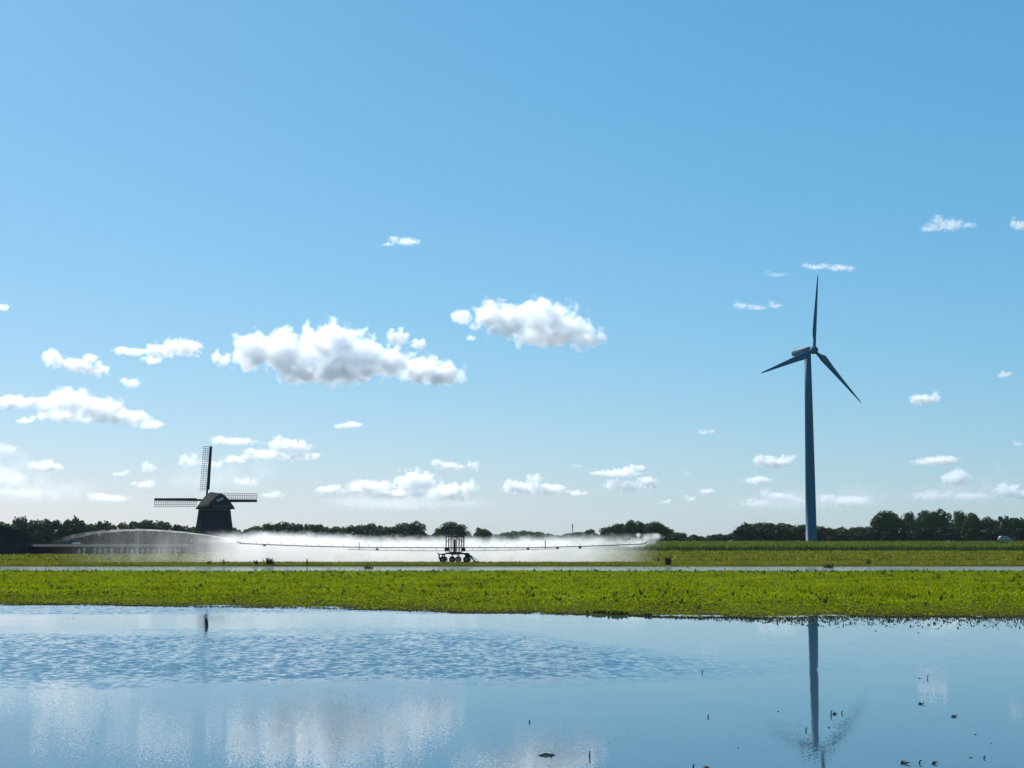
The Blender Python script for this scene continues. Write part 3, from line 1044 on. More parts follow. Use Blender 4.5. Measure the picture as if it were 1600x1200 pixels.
# long low shed behind the stakes
sx0, sx1 = at(40, 860, 222).x, at(296, 860, 222).x
sz0 = gz((sx0 + sx1) / 2, 222)
shed = empty('shed', ((sx0 + sx1) / 2, 222, sz0))
tag(shed, 'long low dark shed half hidden by drifting spray, left of the windmill', 'shed')
hs = at(100, 854.5, 222).z - sz0
hr = at(100, 851.8, 222).z - sz0
lw = (sx1 - sx0) / 2
MB().box((0, 3, hs / 2 - .15), (2 * lw, 6, hs + .3)).build('wall', board, shed)
for a, b_ in ((-.4, 3.0), (3.0, 6.4)):
    za, zb = (hs - .05, hr) if a < 0 else (hr, hs - .05)
    P_ = [(-lw - .3, a, za), (lw + .3, a, za), (lw + .3, b_, zb), (-lw - .3, b_, zb)]
    U_ = [(x_, y_, z_ + .10) for x_, y_, z_ in P_]
    MB().add(P_ + U_, [(3, 2, 1, 0), (4, 5, 6, 7), (0, 1, 5, 4), (1, 2, 6, 5), (2, 3, 7, 6), (3, 0, 4, 7)]).build('roof', roof_m, shed)
MB().tube([(-lw - .3, 3, hr + .12), (lw + .3, 3, hr + .12)], .06, 6).build('ridge_cap', grey_roof, shed)
for k in range(9):
    MB().box((-lw + (k + .5) * 2 * lw / 9, -.02, hs * .5), (.12, .06, hs)).build('post', tar_wood, shed)
# two white things over the shed roof
def trailer(px0, px1, py0, py1, Y, label, hip):
    a, b_ = at(px0, py1, Y), at(px1, py0, Y)
    z = gz(a.x, Y)
    e = empty('white_shelter', ((a.x + b_.x) / 2, Y, z))
    tag(e, label, 'shelter')
    w2 = (b_.x - a.x) / 2
    zt, zb = b_.z - z, a.z - z
    P_ = [(-w2, -.9, zb), (w2, -.9, zb), (w2, .9, zb), (-w2, .9, zb), (-w2 + hip, -.5, zt), (w2, -.5, zt), (w2, .5, zt), (-w2 + hip, .5, zt)]
    MB().add(P_, [(3, 2, 1, 0), (4, 5, 6, 7), (0, 1, 5, 4), (1, 2, 6, 5), (2, 3, 7, 6), (3, 0, 4, 7)]).build('roof', sheet_m, e)
    for sx in (-1, 1):
        for sy in (-.7, .7):
            MB().box((sx * (w2 - .12), sy, zb / 2 - .1), (.08, .08, zb + .2)).build('leg', tar_wood, e)
trailer(66.5, 85.5, 850.4, 852.6, 233, 'flat white canopy roof showing over the low shed next to the barn', .3)
trailer(111.5, 124, 847.4, 852.2, 233, 'small white slant ended roof showing over the low shed', .45)
# row of pale stakes
stake_m = plain('pale_stake', (.42, .42, .33), .8, .25, 3.0, .1)
stk0 = None
stn = -1
for k in range(20):
    pxv = 124 + k * 8.3 + trand.uniform(-1.2, 1.2)
    if k in (2, 7):
        continue
    pt = at(pxv, 860, 206 + trand.uniform(-.6, .6))
    zz = gz(pt.x, pt.y)
    stn += 1
    if stk0 is None:
        stk0 = MB().tube([(0, 0, -.2), (0, 0, .5), (.02, 0, 1.0)], [.11, .10, .08], 7).box((.01, 0, .62), (.42, .05, .10)).build('stake', stake_m)
        o = stk0
    else:
        o = stk0.copy()
        COL.objects.link(o)
    o.location = (pt.x, pt.y, zz)
    o.rotation_euler = (trand.uniform(-.05, .05), trand.uniform(-.06, .06), trand.uniform(-.3, .3))
    o.scale = (1, 1, trand.uniform(.78, 1.02))
    tag(o, ORD[stn] + ' pale stake from the left in the row before the low shed', 'stake', 'pale stakes before the low shed')
# thin pole and small white board
pt = at(215.5, 848, 300)
zz = gz(pt.x, 300)
pl = empty('pole', (pt.x, 300, zz))
tag(pl, 'thin pale pole rising above the shed under the left water arc', 'pole')
ph = at(215.5, 827.5, 300).z - zz
MB().tube([(0, 0, -.3), (0, 0, ph)], [.06, .045], 8).build('shaft', grey_roof, pl, True)
MB().lathe([(.0, ph), (.09, ph + .02), (.09, ph + .1), (0, ph + .16)], 8).build('cap', sheet_m, pl)
pt = at(299, 846, 262)
zz = gz(pt.x, 262)
sg_ = empty('marker_board', (pt.x, 262, zz))
tag(sg_, 'small white board on a short post left of the windmill foot', 'sign')
hh_ = at(299, 844.5, 262).z - zz
MB().tube([(0, 0, -.3), (0, 0, hh_ + .1)], .05, 6).build('post', tar_wood, sg_)
MB().box((0, -.08, hh_), (.34, .04, .5), Matrix.Rotation(.3, 3, 'Y')).build('board', sheet_m, sg_)
# low building with a flat pale roof behind the spray
pt = at(418, 836, 440)
zz = gz(pt.x, 440)
fb = empty('flat_roofed_building', (pt.x, 440, zz))
tag(fb, 'low building with thin pale flat roof before the trees right of the windmill', 'building')
hb = at(418, 832.9, 440).z - zz
MB().box((0, 2, hb / 2 - .2), (3.0, 4, hb + .3)).build('wall', board, fb)
MB().box((0, 2, hb + .06), (3.6, 4.6, .2)).build('roof', grey_roof, fb)
for sx in (-.8, .8):
    MB().box((sx, -.02, hb * .6), (.7, .06, .8)).build('window', lath_wood, fb)
# far transmitter mast
pt = at(894.5, 838, 900)
zz = gz(pt.x, 900)
ma = empty('mast', (pt.x, 900, zz))
tag(ma, 'thin grey mast above the distant trees, right of the irrigation machine', 'mast')
hm = at(894.5, 819, 900).z - zz
bmst = MB()
for k in range(3):
    a = 2 * math.pi * k / 3
    bmst.tube([(.35 * math.cos(a), .35 * math.sin(a), 0), (.25 * math.cos(a), .25 * math.sin(a), hm)], .09, 4)
for k in range(12):
    z0_ = hm * k / 12
    for j in range(3):
        a, a2 = 2 * math.pi * j / 3, 2 * math.pi * (j + 1) / 3
        bmst.tube([(.33 * math.cos(a), .33 * math.sin(a), z0_), (.33 * math.cos(a2), .33 * math.sin(a2), z0_ + hm / 12)], .05, 4)
bmst.build('lattice', plain('mast_grey', (.10, .11, .12), .6, .1), ma)
MB().tube([(0, 0, hm * .78), (0, 0, hm * 1.02)], .28, 8).build('antenna', plain('antenna_grey', (.12, .13, .14), .6, .1), ma)

# ------------------------------------------------------------------ car on the dike road
CY = 398.0
ct = at(1570.5, 847, CY)
cz = gz(ct.x, CY)
road = MB()
rx = np.arange(-10, 330, 6.0)
rp = []
for x_ in rx:
    for yv in (CY - 1.6, CY + 1.6):
        rp.append((float(x_), yv, gz(float(x_), CY) + .05))
road.add(rp, [(2 * i, 2 * i + 2, 2 * i + 3, 2 * i + 1) for i in range(len(rx) - 1)])
tag(road.build('road', plain('asphalt', (.05, .05, .052), .85, .2, 2.0, .2)), kind='structure')
cz += .05
car = empty('car', (ct.x, CY, cz))
tag(car, 'silver blue car driving on the dike before the right hand trees', 'car')
paint = plain('car_paint', (.14, .26, .31), .25, .05, 1.0, .5, .3)
silver = plain('car_silver', (.45, .48, .50), .3, .05, 1.0, .5)
glass = plain('car_glass', (.015, .02, .03), .05, .05, 1.0, .8)
def sect(pts, half):
    v = []
    for y_ in (-half, half):
        v += [(x_, y_, z_) for x_, z_ in pts]
    nP = len(pts)
    return v, [tuple(range(nP)), tuple(range(2 * nP - 1, nP - 1, -1))] + [(i, i + nP, (i + 1) % nP + nP, (i + 1) % nP) for i in range(nP)]
body = [(-1.72, .34), (-1.75, .62), (-1.68, .90), (-1.25, .95), (.55, .95), (1.15, .88), (1.66, .78), (1.74, .58), (1.70, .34)]
bo = MB().add(*sect(body, .80)).build('body', paint, car)
bo.modifiers.new('b', 'BEVEL').width = .06
cab = [(-1.55, .94), (-1.40, 1.30), (-1.05, 1.44), (.10, 1.45), (.42, 1.34), (1.00, .92)]
cbn = MB().add(*sect(cab, .70)).build('cabin', silver, car)
cbn.modifiers.new('b', 'BEVEL').width = .05
for sy in (-1, 1):
    for pts in ([(-1.30, .98), (-1.18, 1.28), (-.62, 1.33), (-.58, .98)], [(-.50, .98), (-.52, 1.34), (.05, 1.34), (.10, .98)], [(.17, .98), (.13, 1.33), (.34, 1.27), (.72, .98)]):
        v, f_ = sect(pts, .012)
        MB().add([(x_, y_ + sy * .705, z_) for x_, y_, z_ in v], f_).build('window', glass, car)
MB().add([(.50, -.60, 1.32), (.50, .60, 1.32), (1.02, .64, .97), (1.02, -.64, .97), (.47, -.6, 1.29), (.47, .6, 1.29), (.99, .64, .94), (.99, -.64, .94)],
         [(0, 1, 2, 3), (7, 6, 5, 4), (0, 4, 5, 1), (1, 5, 6, 2), (2, 6, 7, 3), (3, 7, 4, 0)]).build('windscreen', glass, car)
cw = MB().lathe([(.0, -.10), (.26, -.10), (.31, -.07), (.31, .07), (.26, .10), (.0, .10)], 16, 'y').mesh('wheel', True)
cw.materials.append(tyre_m)
cr = MB().lathe([(.0, -.108), (.17, -.108), (.17, .108), (.0, .108)], 12, 'y').mesh('rim')
cr.materials.append(rim_m)
for wx in (-1.08, 1.10):
    for wy in (-.74, .74):
        o = link('wheel', cw, None, car, (wx, wy, .31))
        link('rim', cr, None, o)
for sy in (-.56, .56):
    MB().box((1.715, sy, .68), (.08, .3, .14)).build('headlight', silver, car)
    MB().box((-1.725, sy, .80), (.06, .22, .16)).build('tail_light', plain('lamp_red', (.3, .02, .02), .3, .05), car)

# ------------------------------------------------------------------ stake, weeds and flotsam in the water
dark_wood = plain('wet_wood', (.014, .013, .013), .5, .3, 20.0, .4)
sp_ = at(323.4, 978.5, 10)
d = Vector((sp_.x, sp_.y, sp_.z - EYE))
t_ = -EYE / d.z
wpt = Vector((0, 0, EYE)) + d * t_
ps = MB()
ps.tube([(.012, 0, -.35), (.005, 0, -.05), (-.012, 0, .10), (-.022, 0, .172)], [.036, .036, .034, .031], 8)
ps.box((-.022, 0, .165), (.05, .045, .02), Matrix.Rotation(.2, 3, 'Y'))
o = ps.build('stake', dark_wood, None, False, (wpt.x, wpt.y, 0))
tag(o, 'dark leaning wooden stake standing alone in the open water', 'stake')

def water_pt(px, py):
    p_ = at(px, py, 10)
    d_ = p_ - Vector((0, 0, EYE))
    return Vector((0, 0, EYE)) + d_ * (-EYE / d_.z)

twig_m = plain('sodden_stem', (.02, .018, .014), .7, .4, 12.0, .2)
mud_m = plain('mud_clod', (.03, .025, .02), .9, .35, 14.0, .15, bump=.02)
def clod(name, px, py, w, h, label, group=None, mat=mud_m, cat='clod'):
    p_ = water_pt(px, py)
    k = p_.y / F * .65
    bm = bmesh.new()
    bmesh.ops.create_icosphere(bm, subdivisions=3, radius=.5)
    sd = trand.uniform(0, 50)
    for v in bm.verts:
        n_ = 1 + .28 * math.sin(v.co.x * 9 + sd) * math.cos(v.co.y * 8 + sd * 2) + .16 * math.sin(v.co.z * 17 + v.co.x * 13 + sd) + trand.uniform(-.05, .05)
        v.co = Vector((v.co.x * w * k * n_ * .85, v.co.y * w * k * n_ * 1.3, v.co.z * h * k * 1.1 * n_))
    me_ = bpy.data.meshes.new(name)
    bm.to_mesh(me_)
    bm.free()
    o_ = link(name, me_, mat, None, (p_.x, p_.y, 0))
    return tag(o_, label, cat, group)
def twig(px, py, w, h, label, group=None, flat=False):
    """A bent stem: standing out of the water, or lying on it."""
    p_ = water_pt(px, py)
    k = p_.y / F * .75
    b_ = MB()
    if flat:
        L2 = w * k / 2
        b_.tube([(-L2, 0, .002), (-L2 * .3, trand.uniform(-.05, .05), .012), (L2 * .4, trand.uniform(-.05, .05), .006), (L2, .03, .004)], [.006, .010, .009, .004], 5)
        for _ in range(3):
            x_ = trand.uniform(-L2, L2)
            b_.tube([(x_, 0, .004), (x_ + .03, trand.uniform(-.12, .12), .02)], [.006, .003], 4)
    else:
        H_ = h * k
        b_.tube([(0, 0, -.06), (w * k * .15, 0, H_ * .5), (w * k * .2, 0, H_ * .9), (w * k * .7, .01, H_)], [.008, .007, .006, .004], 5)
    o_ = b_.build('twig', twig_m, None, False, (p_.x, p_.y, 0))
    return tag(o_, label, 'twig', group)
G1 = 'scraps floating on the water at right'
twig(855, 1181, 32, 3, 'dark twig floating flat in the cloud reflection at the bottom', None, True)
twig(921, 1183, 4, 12, 'short stem standing up in the cloud reflection at the bottom')
clod('clod', 843, 1181, 7, 2, 'little dark clod at the end of the twig in the cloud reflection')
clod('clod', 1104, 1199, 15, 5, 'largest dark clod breaking the water at the bottom edge')
twig(1083, 1200, 4, 7, 'stub of stem beside the largest clod at the bottom edge')
clod('clod', 857, 1197, 4, 2, 'speck of mud below the floating twig')
clod('clod', 1517, 1184, 8, 3, 'dark clod nearest the lower right corner of the water')
twig(1537, 1185, 6, 4, 'small twig beside the clod in the lower right corner')
twig(1412, 1193, 11, 2, 'flat dark twig right of the turbine reflection, leftmost of three near the bottom', None, True)
twig(1436, 1193, 9, 6, 'upright forked twig right of the turbine reflection, near the bottom edge')
twig(1460, 1194, 8, 2, 'flat dark twig right of the turbine reflection, rightmost of three near the bottom', None, True)
clod('clod', 1524, 1148, 6, 2.5, 'dark clod above the one in the lower right corner')
clod('clod', 1549, 1162, 4, 2, 'speck of mud at far right above the corner clod')
clod('clod', 1216, 1112, 5, 2.5, 'dark speck left of the turbine reflection')
twig(1259, 1142, 4, 7, 'short curved stem touching the left of the turbine reflection')
clod('clod', 1295, 1137, 4, 5, 'dark stub just right of the turbine reflection')
twig(1298, 1118, 6, 10, 'curved stem right of the turbine reflection, tallest of a trio')
twig(1304, 1116, 9, 2, 'flat twig right of the turbine reflection, beside the curved stem', None, True)
twig(1315, 1115, 5, 5, 'small bent stem right of the turbine reflection, last of a trio')
clod('clod', 1437, 1060, 8, 2.5, 'dark clod with a stem beside it, right of the turbine reflection')
twig(1449, 1061, 4, 7, 'stem standing beside the clod right of the turbine reflection')
clod('clod', 1368, 986, 5, 2.5, 'dark speck in calm water below the drowned shore at right')
clod('clod', 1435, 989, 4, 2.5, 'dark speck in calm water, right of the one below the drowned shore')
twig(1097, 1052, 3, 6, 'lone upright stem in the middle right water')
twig(1490, 1120, 10, 2, 'flat twig far right in the calm water', None, True)
twig(1438, 1100, 8, 2, 'flat twig between the clod with the stem and the bottom twigs', None, True)
twig(827, 1129, 3, 5, 'upright stem left of the cloud reflection at the bottom')
clod('clod', 981, 1141, 3, 1.5, 'tiny speck of mud right of the cloud reflection')
clod('clod', 1153, 1169, 4, 2.5, 'small dark speck between the cloud reflection and the turbine reflection')
twig(1106, 1121, 4, 5, 'small stem in open water left of the turbine reflection')
clod('clod', 951, 1162, 4, 2, 'speck of mud at the right side of the cloud reflection')
clod('clod', 108, 966, 3, 1.5, 'left of two tiny specks in bright water at far left', 'two specks at far left')
clod('clod', 115, 966, 3, 1.5, 'right of two tiny specks in bright water at far left', 'two specks at far left')
clod('clod', 571, 1110, 3, 2, 'dark speck in the calm water below the rippled patch')
clod('clod', 152, 1162, 3, 2, 'dark speck in the white cloud reflection at lower left')
clod('clod', 715, 1183, 3, 2, 'dark speck left of the bottom cloud reflection')

# dead weeds and clumps along the flooded track and the shore
def clump(px, py, wpx, hpx, Y, n_, label, mat, name='weed_clump', cat='plant', group=None):
    p_ = at(px, py, Y)
    z = max(gz(p_.x, Y), 0.0)
    k = Y / F
    V = []
    for _ in range(n_):
        x_ = trand.gauss(0, .28) * wpx * k
        y_ = trand.gauss(0, .28) * wpx * k
        h_ = hpx * k * trand.uniform(.45, 1.1)
        lx_, ly_ = trand.uniform(-.35, .35) * h_, trand.uniform(-.35, .35) * h_
        w_ = trand.uniform(.03, .07)
        a = trand.uniform(0, 3.14)
        sx_, sy_ = math.cos(a) * w_, math.sin(a) * w_
        V.append([(x_ - sx_, y_ - sy_, -.03), (x_ + sx_, y_ + sy_, -.03), (x_ + lx_ + sx_ * .4, y_ + ly_ + sy_ * .4, h_), (x_ + lx_ - sx_ * .4, y_ + ly_ - sy_ * .4, h_)])
    o_ = link(name, quads_mesh(name, np.array(V)), mat, None, (p_.x, Y, z))
    return tag(o_, label, cat, group)
brown = leaf_mat('dead_stems', [(.3, (.05, .03, .015)), (.5, (.10, .065, .03)), (.7, (.16, .11, .05))], .3)
clump(1044, 882, 9, 13, 119.5, 60, 'brown dead weed clump at the far side of the ditch under the spray plume', brown)
clump(1028, 872, 5, 7, 140, 20, 'few brown stems left of the dead weed clump under the plume', brown)
clump(1296, 888, 14, 8, 112, 45, 'broad brown clump standing in the ditch below the turbine', brown)
clump(1357, 883, 5, 9, 120, 16, 'small dark clump on the ditch bank right of the turbine foot', brown)
clump(419, 880, 14, 10, 120, 60, 'brown reed clump on the ditch bank below the left end of the boom', brown)
clump(400, 881, 9, 6, 120, 26, 'low brown clump left of the reeds below the boom', brown)
clump(348, 882, 8, 8, 120, 12, 'sparse stems on the ditch bank below the windmill', brown)
clump(328, 883, 6, 5, 120, 22, 'low dark weed on the ditch bank below the windmill', crop_dark)
clump(480, 882, 3, 9, 120, 8, 'single thin dead stem on the ditch bank, left of the machine', brown)
clump(575, 887, 12, 5, 108, 40, 'brown weeds lying in the ditch left of the machine', brown)
clump(935, 959, 20, 5, 40.9, 60, 'dark green weed clump at the shore, left of three', crop_dark)
clump(965, 960, 24, 6, 40.3, 70, 'dark green weed clump at the shore, largest of three', crop_dark)
clump(1013, 962, 8, 5, 39.7, 22, 'dark green weed clump at the shore, right of three', crop_dark)
# ------------------------------------------------------------------ clouds (real volumes far beyond the haze)
def cloud_material(name, puffs, unit, tau, soft, rough, seed):
    """Density from blended ellipsoids, eaten away by noise; coordinates in metres round the cloud's centre."""
    m, n, l = new_mat(name)
    out = n.new('ShaderNodeOutputMaterial')
    vol = n.new('ShaderNodeVolumePrincipled')
    tc = n.new('ShaderNodeTexCoord')
    sc = n.new('ShaderNodeVectorMath')
    sc.operation = 'SCALE'
    sc.inputs['Scale'].default_value = 1.0 / unit
    l.new(tc.outputs['Object'], sc.inputs[0])
    field = None
    for (x, y, z, rx, ry, rz) in puffs:
        mp = n.new('ShaderNodeMapping')
        mp.inputs['Scale'].default_value = (1 / rx, 1 / ry, 1 / rz)
        mp.inputs['Location'].default_value = (-x / rx, -y / ry, -z / rz)
        l.new(sc.outputs['Vector'], mp.inputs['Vector'])
        ln = n.new('ShaderNodeVectorMath')
        ln.operation = 'LENGTH'
        l.new(mp.outputs['Vector'], ln.inputs[0])
        f = mth(n, l, 'SUBTRACT', 1.0, ln.outputs['Value'])
        if field is None:
            field = f
        else:
            s = n.new('ShaderNodeMath')
            s.operation = 'SMOOTH_MAX'
            s.inputs[2].default_value = 0.18
            l.new(field, s.inputs[0])
            l.new(f, s.inputs[1])
            field = s.outputs[0]
    off = n.new('ShaderNodeVectorMath')
    off.operation = 'ADD'
    off.inputs[1].default_value = (seed * 131.7, seed * 57.3, seed * 17.1)
    l.new(sc.outputs['Vector'], off.inputs[0])
    n1 = nd(n, 'ShaderNodeTexNoise', Scale=0.055, Detail=6.0, Roughness=0.56)
    l.new(off.outputs['Vector'], n1.inputs['Vector'])
    a = mth(n, l, 'SUBTRACT', n1.outputs['Fac'], 0.5)
    a = mth(n, l, 'MULTIPLY', a, rough * 2.0)
    d = mth(n, l, 'ADD', field, a)
    d = mth(n, l, 'SUBTRACT', d, 0.12)
    d = mth(n, l, 'DIVIDE', d, soft * 1.5, clamp=True)
    d = mth(n, l, 'MULTIPLY', d, tau)
    vol.inputs['Color'].default_value = (0.974, 0.988, 1.0, 1)
    vol.inputs['Anisotropy'].default_value = 0.6
    l.new(d, vol.inputs['Density'])
    l.new(vol.outputs['Volume'], out.inputs['Volume'])
    return m

def hull(name, puffs, unit):
    """A closed skin round the union of the puffs."""
    bm = bmesh.new()
    for (x, y, z, rx, ry, rz) in puffs:
        mt = Matrix.Translation((x * unit, y * unit, z * unit)) @ Matrix.Diagonal((rx * unit * 1.4, ry * unit * 1.4, rz * unit * 1.4, 1))
        bmesh.ops.create_icosphere(bm, subdivisions=3, radius=1.0, matrix=mt)
    me = bpy.data.meshes.new(name)
    bm.to_mesh(me)
    bm.free()
    if len(puffs) == 1:
        return me
    o = bpy.data.objects.new('tmp', me)
    COL.objects.link(o)
    md = o.modifiers.new('r', 'REMESH')
    md.mode = 'VOXEL'
    md.voxel_size = unit * 2.2
    dg = bpy.context.evaluated_depsgraph_get()
    dg.update()
    res = bpy.data.meshes.new_from_object(o.evaluated_get(dg))
    res.name = name
    bpy.data.objects.remove(o)
    bpy.data.meshes.remove(me)
    return res

_cloud_n = [0]
def cloud(label, puffs, tau=7.0, soft=0.22, rough=1.3, group='clouds in the blue sky'):
    """puffs: (px, py, rx, ry) in the photo; the base height of 1000 m gives the distance."""
    _cloud_n[0] += 1
    base = max(p[1] + p[3] for p in puffs)
    Y = 1000.0 * F / (HORIZON - min(base, 800.0))
    cx = sum(p[0] * p[2] for p in puffs) / sum(p[2] for p in puffs)
    cyy = sum(p[1] * p[2] for p in puffs) / sum(p[2] for p in puffs)
    c = at(cx, cyy, Y)
    unit = Y / F
    rnd = random.Random(_cloud_n[0])
    P = []
    big_ = len(puffs) > 5
    if len(puffs) <= 5:                      # little clouds: break each lobe into uneven scraps
        parts_ = []
        for (x, y, rx, ry) in puffs:
            parts_.append((x, y + ry * .15, rx * .72, ry * .62))
            for _ in range(4 if len(puffs) < 3 else 3):
                parts_.append((x + rnd.uniform(-.75, .75) * rx, y + rnd.uniform(-.5, .3) * ry, rx * rnd.uniform(.22, .42), ry * rnd.uniform(.4, .75)))
        puffs = parts_
    for (x, y, rx, ry) in puffs:
        ry_d = (rx + ry) * 0.5
        gr = .98 if big_ else 1.12
        P.append((x - cx, rnd.uniform(-.3, .3) * ry_d, cyy - y, rx * gr, ry_d * gr, ry * gr))
    small = min(p[3] for p in puffs)
    me = hull('cloud', P, unit)
    scl = max(min(max(p[3] for p in puffs), 30.0), 6.0)
    mat = cloud_material('cloud_vapour', P, unit, (0.5 if big_ else 0.36) * tau / (scl * unit), soft, rough, _cloud_n[0])
    # finer relief on smaller clouds
    for nn in mat.node_tree.nodes:
        if nn.type == 'TEX_NOISE':
            nn.inputs['Scale'].default_value = 1.5 / scl if scl < 28 else 0.05
    o = link('cloud', me, mat, None, c)
    tag(o, label, 'cloud', group)
    return o

CLOUDS = [
 ('large billowing white cloud with a blue grey belly, widest in the sky', [(395,550,36,34),(440,548,46,36),(470,582,42,20),(520,540,55,38),(530,575,72,28),(565,552,45,32),(605,568,42,26),(655,577,45,25),(695,585,40,20)], 6.5, .2, 1.3),
 ('big white cloud highest of the bulky ones, halfway between windmill and turbine', [(722,495,22,13),(765,490,34,25),(800,502,46,32),(850,500,50,34),(890,516,45,28),(922,530,28,14),(860,525,70,18)], 6, .25, 1.35),
 ('small ragged white cloud just above the right end of the widest cloud', [(622,528,22,16),(655,538,19,9)], 4.5, .25, 1.2),
 ('tiny round cloud touching the left end of the widest cloud', [(348,562,18,14)], 4, .25, 1.0),
 ('tiny white puff under the left tip of the highest big cloud', [(735,528,9,7)], 2.5, .3, 1.0),
 ('smooth white cloud trailing a thin tail to its left, above the upright windmill sail', [(292,540,32,20),(252,546,30,19),(208,549,32,9),(240,562,22,9)], 5, .25, 1.3),
 ('white lumpy cloud near the left edge of the sky, above the long one', [(85,560,22,18),(118,568,30,17),(152,577,26,15)], 5, .25, 1.3),
 ('small thin wisp between the lumpy left cloud and the windmill sail', [(207,598,20,11)], 2.2, .35, 1.2),
 ('long white cloud tapering to the right at the left edge of the sky', [(20,628,38,12),(75,632,30,12),(112,630,40,25),(152,640,42,22),(200,653,36,14),(238,664,24,8),(100,648,40,13)], 5, .25, 1.35),
 ('little flat puff below the long tapering cloud at far left', [(38,657,17,7)], 2.5, .3, 1.0),
 ('lone flat little cloud in clear sky below the widest cloud', [(550,663,24,8),(530,666,12,5)], 3, .3, 1.2),
 ('broken bank of white cloud right of the tip of the upright sail', [(370,689,40,9),(455,695,40,17),(420,710,46,13),(368,719,26,7),(475,712,26,10)], 4.5, .25, 1.4),
 ('pale cloud directly behind the lattice of the upright sail', [(296,720,22,15),(330,724,20,9)], 2.6, .35, 1.3),
 ('small pale cloud left of the upright sail', [(235,730,15,11)], 2.4, .35, 1.2),
 ('thin flat streak of cloud far left of the upright sail', [(185,740,17,5)], 2, .35, 1.1),
 ('faint low puff above the left windmill sail', [(227,757,23,8)], 2.2, .35, 1.2),
 ('flat cloud with a darker base at the left edge, over the barn', [(75,729,30,12)], 4, .3, 1.3),
 ('hazy stack of pale cloud at the far left edge', [(12,702,28,14),(18,745,36,20),(35,768,50,11)], 1.8, .5, 1.3),
 ('low pale cloud above the trees left of the windmill', [(172,778,40,10)], 2.6, .35, 1.3),
 ('pale cloud above the right windmill sail', [(384,753,22,9)], 2, .4, 1.2),
 ('low pale cloud just right of the right windmill sail', [(428,773,24,8)], 1.8, .4, 1.2),
 ('wide low bank of lumpy cloud over the trees left of the irrigation machine', [(515,765,28,8),(580,761,42,11),(650,752,36,18),(700,768,38,15),(733,764,16,16),(620,772,60,8)], 5, .25, 1.45),
 ('small cloud above the low bank, the wider of a pair', [(700,727,26,10)], 3.5, .3, 1.3),
 ('small round cloud above the low bank, the narrower of a pair', [(741,726,13,11)], 3.5, .3, 1.2),
 ('low lumpy cloud over the trees right of the irrigation machine', [(812,760,38,14),(850,763,42,14),(835,748,18,9),(902,770,24,7)], 5, .25, 1.4),
 ('low double decked cloud above the round tree clump near the spray plume', [(968,738,44,10),(982,757,40,13),(1000,730,16,8)], 4.5, .25, 1.4),
 ('tiny puff low over the trees, right of the double decked cloud', [(1040,784,12,6)], 2.5, .3, 1.1),
 ('tiny puff with a flat companion, low left of the turbine tower', [(1080,779,12,7),(1104,767,18,8)], 3, .3, 1.2),
 ('speck of cloud above the low puffs left of the turbine tower', [(1073,739,8,4)], 2, .35, 1.0),
 ('thin slip of cloud in clear sky left of the turbine tower', [(1101,675,15,5)], 2.4, .35, 1.1),
 ('faint speck of cloud above the double decked cloud', [(903,728,11,4)], 1.8, .4, 1.0),
 ('bright small cloud close left of the turbine tower, uppermost of a stack', [(1208,722,34,12),(1232,716,14,8)], 4.5, .25, 1.35),
 ('flat cloud close left of the turbine tower, middle of a stack', [(1184,750,32,9)], 3, .3, 1.3),
 ('low pale cloud bank behind the lower turbine tower', [(1180,786,30,8),(1215,775,32,13),(1242,781,24,10),(1290,776,24,8),(1325,781,55,13)], 2.6, .35, 1.45),
 ('flat bright cloud over the tall right hand trees', [(1468,718,42,10),(1440,722,20,6)], 4, .3, 1.35),
 ('rounded grey bellied cloud just above the tall right hand trees', [(1495,745,33,16)], 5, .25, 1.2),
 ('long pale cloud low above the tall right hand trees', [(1450,775,40,10),(1510,774,45,10)], 1.8, .45, 1.4),
 ('low white cloud above the trees at the right edge', [(1575,765,30,13),(1600,772,30,12)], 4, .28, 1.35),
 ('slip of cloud cut by the right edge, above the low cloud', [(1592,693,11,5)], 3, .3, 1.1),
 ('small bright oval cloud right of the turbine blades', [(1445,622,28,13)], 4.5, .28, 1.1),
 ('small oval cloud at the right edge, level with the lower blade tip', [(1570,585,16,7)], 3, .3, 1.1),
 ('wispy torn cloud high at right, left of the one cut by the edge', [(1455,355,24,9),(1485,349,28,15),(1512,351,16,7)], 1.9, .45, 1.6),
 ('high cloud cut by the right edge of the view', [(1594,350,16,13)], 3, .35, 1.2),
 ('thin wispy cloud left of the turbine rotor', [(1160,477,16,8),(1185,480,20,6),(1212,477,16,7)], 1.7, .45, 1.5),
 ('faint veil of cloud left of the upright blade tip', [(1215,428,24,6)], .8, .6, 1.4),
 ('thin streak of cloud just above the upright blade tip', [(1275,417,24,6),(1310,418,28,7)], 1.8, .45, 1.4),
 ('small wispy cloud alone in the upper middle sky', [(637,377,30,8),(605,381,14,4)], 1.6, .45, 1.4),
 ('scrap of cloud at the left edge, level with the highest big cloud', [(2,481,13,7)], 3, .3, 1.1),
]
CLOUDS += [
 ('thin pale veil of cloud spreading low at the far left', [(60, 765, 110, 30), (10, 735, 60, 30)], .7, .7, 1.3),
 ('thin pale veil of cloud behind the windmill sails', [(330, 745, 110, 34)], .5, .7, 1.4),
 ('thin pale veil of cloud around the wide low bank', [(620, 785, 150, 18)], .6, .7, 1.3),
 ('thin pale veil of cloud low behind the turbine tower', [(1230, 782, 150, 24)], .6, .7, 1.4),
 ('thin pale veil of cloud low over the right hand trees', [(1500, 765, 120, 34)], .6, .7, 1.4),
]
for lab, pf, tau, soft, rough in CLOUDS:
    cloud(lab, pf, tau, soft, rough)
